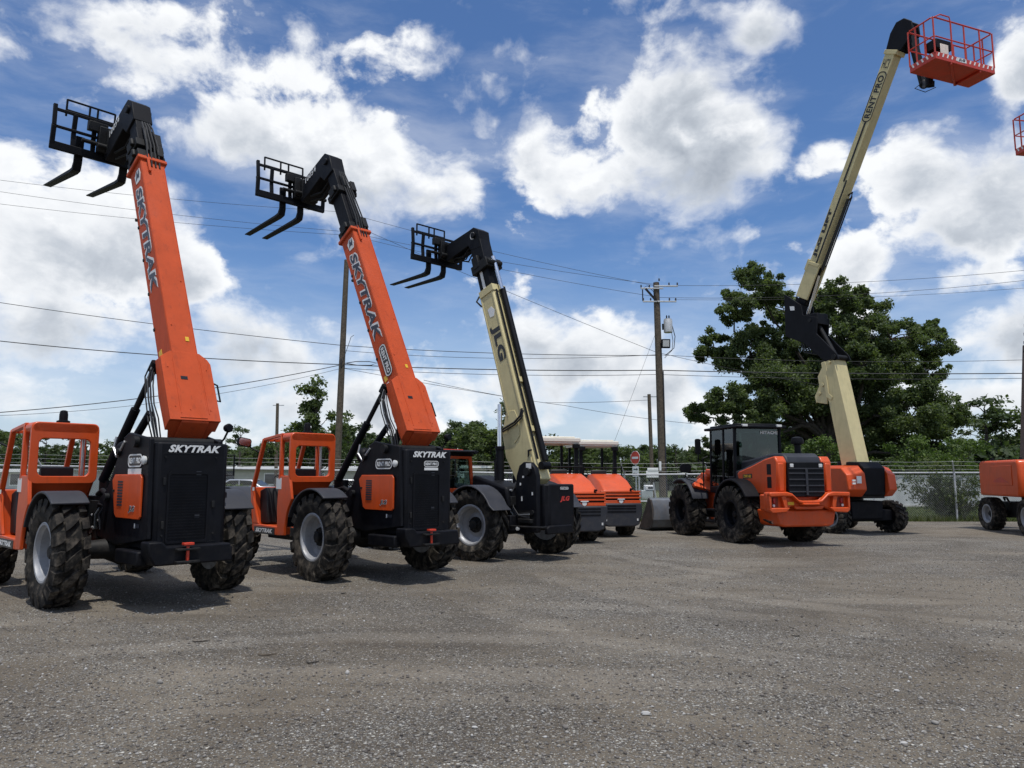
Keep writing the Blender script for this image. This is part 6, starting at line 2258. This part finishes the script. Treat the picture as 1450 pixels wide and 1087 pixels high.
def tree_variant(kind, seed):
    """returns trunk mesh, crown mesh for a tree about 10 m tall"""
    r = np.random.default_rng(seed)
    tr = MB()
    cs, rs, ns = [], [], []
    H = 10
    if kind == 'pine':
        tr.tube([(0, 0, 0), (r.normal(0, .1), 0, 4), (r.normal(0, .2), 0, 9.2)], [.2, .15, .05], 7)
        for i in range(26):
            z = 4.2 + 5.6 * r.random() ** .8
            w = (10.3 - z) * .34 + .25
            a = r.random() * 6.28
            c = np.array([math.cos(a) * w * r.random() ** .5, math.sin(a) * w * r.random() ** .5, z])
            limb(tr, (0, 0, z - .4), c, .05, .015, seed * 50 + i)
            cs.append(c)
            rs.append(.42 + .4 * r.random())
            ns.append(95)
        size, fl = .16, .6
    elif kind == 'round':
        tr.tube([(0, 0, 0), (0, 0, 2), (.1, 0, 5)], [.3, .24, .12], 8)
        for i in range(16):
            a = r.random() * 6.28
            z = 3.0 + 6.2 * r.random()
            w = 3.2 * math.sin(math.pi * min(1, max(0, (z - 1.6) / 8.8))) ** .7
            c = np.array([math.cos(a) * w * r.random() ** .6, math.sin(a) * w * r.random() ** .6, z])
            limb(tr, (0, 0, 2.6), c, .09, .02, seed * 50 + i)
            for q, sr in subpuffs(c, 1.35, 8, r, .42):
                cs.append(q)
                rs.append(sr)
                ns.append(48)
        size, fl = .19, .8
    else:                                   # open: sparse lacy crown
        tr.tube([(0, 0, 0), (.1, 0, 3), (-.1, 0, 6), (0, 0, 9)], [.22, .17, .11, .03], 7)
        for i in range(22):
            a = r.random() * 6.28
            z = 3.4 + 6.4 * r.random()
            w = 2.6 * (1 - .55 * abs((z - 5.6) / 5))
            c = np.array([math.cos(a) * w * (.4 + .6 * r.random()), math.sin(a) * w * (.4 + .6 * r.random()), z])
            limb(tr, (0, 0, z - 1.0), c, .05, .012, seed * 50 + i)
            cs.append(c)
            rs.append(.45 + .4 * r.random())
            ns.append(80)
        size, fl = .17, .7
    vv, ff = leaves(cs, rs, ns, size, seed + 5, fl, .1)
    leafm = {'pine': LEAF_PINE, 'round': LEAF_OAK, 'open': LEAF_PINE, 'bright': LEAF_BRIGHT}[kind]
    return tr.mesh('trunk', BARK), np_mesh('crown', vv, ff, leafm)


VAR = {}
for kind, n in (('pine', 4), ('round', 3), ('open', 3)):
    VAR[kind] = [tree_variant(kind, 40 + 7 * i + len(kind) * 3) for i in range(n)]
KINDLAB = {'pine': 'tall dark pine with a narrow layered crown in the tree belt beyond the fence', 'round': 'broad leafy tree with a rounded crown in the tree belt beyond the fence', 'open': 'thin lacy crowned tree in the tree belt beyond the fence'}
KNAME = {'pine': 'pine_tree', 'round': 'broadleaf_tree', 'open': 'lacy_tree'}


def far_tree(kind, u, vtop, Y, i, wide=1.0, label=None, group='trees beyond the fence'):
    base = flat(at(u, 680, Y))
    H = max(2.5, at(u, vtop, Y).z)
    tm, cm = VAR[kind][i % len(VAR[kind])]
    T = thing(KNAME[kind], label or KINDLAB[kind], 'tree', base, random.uniform(0, 6.28), group)
    s = H / 9.5
    for nm, me in (('trunk', tm), ('crown', cm)):
        o = link(bpy.data.objects.new(nm, me), T)
        o.scale = (s * wide, s * wide, s)
    return T


belt = [  # kind, u, top v, distance, width, where it stands
    ('round', 8, 612, 62, 1.1, 'behind the open cab side of the nearest telehandler'), ('pine', 30, 618, 66, 1.2, 'behind the front pillar of the nearest cab'), ('open', 62, 622, 68, 1.3, 'seen through the left half of the nearest cab rear window'),
    ('pine', 95, 616, 70, 1.2, 'in the middle of the nearest cab rear window'), ('open', 120, 628, 66, 1.2, 'at the right edge of the nearest cab rear window'), ('round', 150, 624, 72, 1.0, 'just right of the nearest cab'),
    ('pine', 178, 634, 78, 1.2, 'left of the lift cylinder of the nearest machine'),
    ('open', 338, 610, 66, 1.1, 'under the mirror between the first two telehandlers'), ('pine', 318, 634, 76, 1.3, 'touching the right edge of the nearest black hood'), ('round', 356, 632, 80, 1.2, 'left of the middle telehandler cab'),
    ('pine', 375, 628, 84, 1.2, 'seen through the open side of the middle cab'), ('round', 402, 626, 86, 1.2, 'behind the rear post of the middle cab'), ('pine', 425, 612, 90, 1.3, 'seen through the middle cab rear window'),
    ('round', 470, 618, 82, 1.3, 'at the foot of the leaning pole'), ('pine', 492, 606, 78, 1.3, 'just right of the leaning pole'), ('pine', 515, 603, 84, 1.3, 'left of the lift cylinder of the middle machine'),
    ('round', 632, 612, 86, 1.2, 'beside the foot of the middle orange boom'), ('pine', 645, 602, 84, 1.2, 'right above the cab of the cream telehandler'), ('round', 662, 606, 82, 1.3, 'above the front of the cream machine cab roof'),
    ('pine', 676, 600, 84, 1.2, 'left of the chrome lift rod'), ('round', 690, 604, 78, 1.3, 'between the orange cab and the chrome lift rod'), ('pine', 722, 574, 74, 1.25, 'tallest of all, behind the chrome lift rod'),
    ('round', 706, 608, 76, 1.4, 'over the bonnet of the cream telehandler'), ('round', 800, 630, 78, 1.4, 'behind the canopy of the half hidden roller'), ('round', 832, 634, 78, 1.4, 'left inside the canopy frame of the clear standing roller'),
    ('round', 856, 638, 74, 1.3, 'right inside the canopy frame of the clear standing roller'), ('round', 888, 632, 80, 1.4, 'left of the road sign'), ('pine', 910, 632, 88, 1.2, 'between the road sign and the thin short pole'),
    ('round', 926, 640, 84, 1.2, 'between the thin pole and the transformer pole'), ('pine', 946, 636, 92, 1.3, 'just right of the transformer pole'), ('open', 958, 632, 86, 1.2, 'first of the lacy ones right of the transformer pole'),
    ('open', 975, 642, 92, 1.3, 'below the hanging mirror of the wheel loader'), ('round', 994, 644, 90, 1.2, 'touching the wheel loader cab on its left'),
    ('round', 1372, 622, 70, 1.1, 'right of the oak, low behind the fence'), ('open', 1402, 572, 62, 1.5, 'right of the oak above the square orange body'), ('round', 1440, 580, 64, 1.2, 'behind the upright boom at the right edge'),
    ('round', 1420, 618, 72, 1.2, 'low behind the square orange body')]
for i, (k, u, v, Y, w, where) in enumerate(belt):
    far_tree(k, u, v, Y, i, w, {'pine': 'dark narrow pine ', 'round': 'rounded leafy tree ', 'open': 'lacy open crowned tree '}[k] + where)
# a darker hedge of undergrowth closes the belt low down
def hedge(name, label, pts, size, n, m, seed, rad, kind='stuff', hz=.75):
    r = np.random.default_rng(seed)
    cs, rs, ns = [], [], []
    for (u0, v0, u1, v1, Y) in pts:
        k = max(2, int(abs(u1 - u0) / 11))
        for i in range(k):
            t = (i + r.random()) / k
            p = at(u0 + (u1 - u0) * t, v0 + (v1 - v0) * t, Y + r.normal(0, 1.2))
            z = max(.3, p.z)
            for q in range(3):
                zz = z * (.25 + .33 * q)
                cs.append(np.array([p.x + r.normal(0, .4), p.y + r.normal(0, .5), zz]))
                rs.append(rad * (.7 + .6 * r.random()))
                ns.append(n)
    vv, ff = leaves(cs, rs, ns, size, seed, hz, .2)
    o = link(bpy.data.objects.new(name, np_mesh(name, vv, ff, m)))
    return tag(o, label, None, None, kind)


hedge('undergrowth', 'dense dark undergrowth closing the foot of the tree belt', [(-60, 640, 300, 648, 88), (300, 644, 480, 640, 90), (480, 618, 800, 622, 92), (800, 634, 1010, 642, 94), (1000, 648, 1460, 640, 62)], .3, 130, LEAF_PINE, 5, 1.25)


def small_tree():
    Y = 44
    base = flat(at(446, 690, Y))
    T = thing('young_tree', 'young bushy tree with a pointed top beside the leaning pole', 'tree', base)
    r = np.random.default_rng(31)
    tr = MB()
    cs, rs, ns = [], [], []
    tr.tube([(0, 0, 0), (.05, 0, 2.5), (-.1, 0, 5), (0, 0, at(441, 545, Y).z)], [.16, .13, .09, .02], 8)
    for i in range(46):
        v = 540 + 105 * r.random() ** .8
        wpx = 6 + 38 * min(1, (v - 536) / 70)
        p = at(441 + r.normal(0, .48) * wpx, v, Y + r.normal(0, .5)) - base
        limb(tr, (0, 0, max(1, p.z - .8)), p, .03, .01, 700 + i)
        cs.append(np.array(p))
        rs.append(.30 + .25 * r.random())
        ns.append(130)
    for i in range(18):
        p = at(478 + r.normal(0, 11), 590 + 65 * r.random(), Y + r.normal(0, .5)) - base
        limb(tr, (0, 0, 1.5), p, .03, .01, 760 + i)
        cs.append(np.array(p))
        rs.append(.28 + .2 * r.random())
        ns.append(90)
    tr.build('trunk', BARK, T)
    vv, ff = leaves(cs, rs, ns, .11, 33, .8, .1)
    link(bpy.data.objects.new('crown', np_mesh('crown', vv, ff, LEAF_OAK)), T)


small_tree()


def bush(name, label, u, vb, Y, wpx, hpx, n, size, m, seed, stems=14, top=None):
    base = flat(at(u, vb, Y))
    T = thing(name, label, 'bush', base)
    r = np.random.default_rng(seed)
    tr = MB()
    cs, rs, ns = [], [], []
    sc = Y / 1080
    for i in range(stems):
        a = r.normal(0, .42)
        q = np.array([a * wpx * sc, r.normal(0, .22) * wpx * sc, hpx * sc * (.25 + .75 * r.random())])
        limb(tr, (r.normal(0, .05), 0, 0), q, .02, .006, seed * 9 + i)
        for t in (.45, .7, 1):
            cs.append(q * np.array([t, t, t]))
            rs.append((.10 + .09 * r.random()) * hpx * sc)
            ns.append(n)
    tr.build('stem', BARK, T)
    vv, ff = leaves(cs, rs, ns, size, seed + 1, .8, .1)
    link(bpy.data.objects.new('foliage', np_mesh('foliage', vv, ff, m)), T)
    return T


bush('shrub', 'wispy shrub growing through the fence in front of the pale metal wall', 1342, 738, 28.6, 50, 84, 90, .045, LEAF_WEED, 51, 40)
bush('shrub', 'bright green shrub under the oak between the loader and the cream lower arm', 1158, 700, 42.4, 62, 92, 110, .09, LEAF_BRIGHT, 52, 26)
bush('shrub', 'wide bright green shrub under the oak right of the boom lift', 1335, 700, 42.4, 88, 96, 110, .09, LEAF_BRIGHT, 53, 40)
bush('shrub', 'dark low shrub behind the fence left of the wide bright one', 1268, 700, 43, 50, 66, 80, .09, LEAF_OAK, 54, 18)
bush('shrub', 'leafy shrub by the road sign beyond the fence', 880, 690, 60, 40, 40, 70, .14, LEAF_WEED, 55, 14)
bush('shrub', 'shrub overhanging the fence between the first two telehandlers', 335, 690, 40, 30, 30, 60, .10, LEAF_OAK, 56, 12)


def grass(name, label, n, fn, h, seed, m=GRASSM):
    r = np.random.default_rng(seed)
    x, y = fn(r, n)
    n = len(x)
    hh = h * (.4 + .9 * r.random(n))
    a = r.random(n) * 3.14
    w = .008 + .012 * r.random(n)
    lx, ly = r.normal(0, .35, n) * hh, r.normal(0, .35, n) * hh
    z = np.zeros(n)
    vv = np.stack([np.stack([x - np.cos(a) * w, y - np.sin(a) * w, z], -1), np.stack([x + np.cos(a) * w, y + np.sin(a) * w, z], -1), np.stack([x + lx, y + ly, hh], -1)], 1).reshape(-1, 3)
    o = link(bpy.data.objects.new(name, np_mesh(name, vv, np.arange(n * 3).reshape(-1, 3), m)))
    return tag(o, label, None, None, 'stuff')


grass('fence_grass', 'rough grass and weeds along the foot of the fence', 26000, lambda r, n: (r.uniform(-26, 26, n), 28.0 + np.abs(r.normal(0, .5, n)) - .15), .22, 61)
grass('verge_grass', 'mown grass verge between the fence and the pale wall', 60000, lambda r, n: (r.uniform(9, 30, n), 28.6 + 14 * r.random(n)), .10, 62)
grass('weed_patch', 'tall weeds round the utility cabinet beyond the fence', 16000, lambda r, n: (r.uniform(4.2, 10.0, n), 28.4 + 8 * r.random(n)), .62, 63)

# twigs and litter lying on the yard
for k, (u, v, lab, L, m) in enumerate(((282, 909, 'dark bent twig lying on the gravel below the nearest telehandler', .16, BARK), (376, 928, 'thin pale twig lying flat on the gravel left of centre', .16, WOOD),
                                       (485, 841, 'small dark scrap on the gravel in front of the middle telehandler', .06, DARK), (441, 939, 'short twig lying among the gravel near the centre left', .10, BARK),
                                       (1015, 886, 'small dark clod on the gravel right of centre', .06, BARK), (1128, 901, 'dark twig on the gravel below the wheel loader', .09, BARK))):
    d = V((u - 725) / 1080, _cp - (543.5 - v) / 1080 * _sp, _sp + (543.5 - v) / 1080 * _cp)
    p = V(0, 0, 1.6) + d * (-1.6 / d.z)
    o = MB().tube([p + V(-L * .5, .02, .008), p + V(-L * .15, -.03, .010), p + V(L * .2, -.02, .012), p + V(L * .5, .05, .008)], [.003, .006, .007, .004], 6).build('twig', m)
    tag(o, lab, 'twig', 'debris on the gravel')
for k, (u, v, lab, s) in enumerate(((914, 1012, 'flat white stone near the bottom centre of the yard', .032), (1280, 1054, 'white stone near the bottom right of the yard', .024), (1270, 979, 'pale stone right of centre on the gravel', .022), (672, 1031, 'white stone in the pale patch of gravel', .02), (662, 1016, 'smaller pale stone in the pale patch of gravel', .014))):
    d = V((u - 725) / 1080, _cp - (543.5 - v) / 1080 * _sp, _sp + (543.5 - v) / 1080 * _cp)
    p = V(0, 0, 1.6) + d * (-1.6 / d.z)
    b = MB().ball((0, 0, 0), 1, 8, 5, (s, s * .7, s * .45))
    rr = np.random.default_rng(k)
    b.v = [(x * (1 + rr.normal(0, .12)), y * (1 + rr.normal(0, .12)), z) for x, y, z in b.v]
    o = b.build('white_stone', mat('pale_stone', (.40, .39, .37), .85), smooth=25)
    o.location = p + V(0, 0, s * .35)
    tag(o, lab, 'stone', 'pale stones on the gravel')
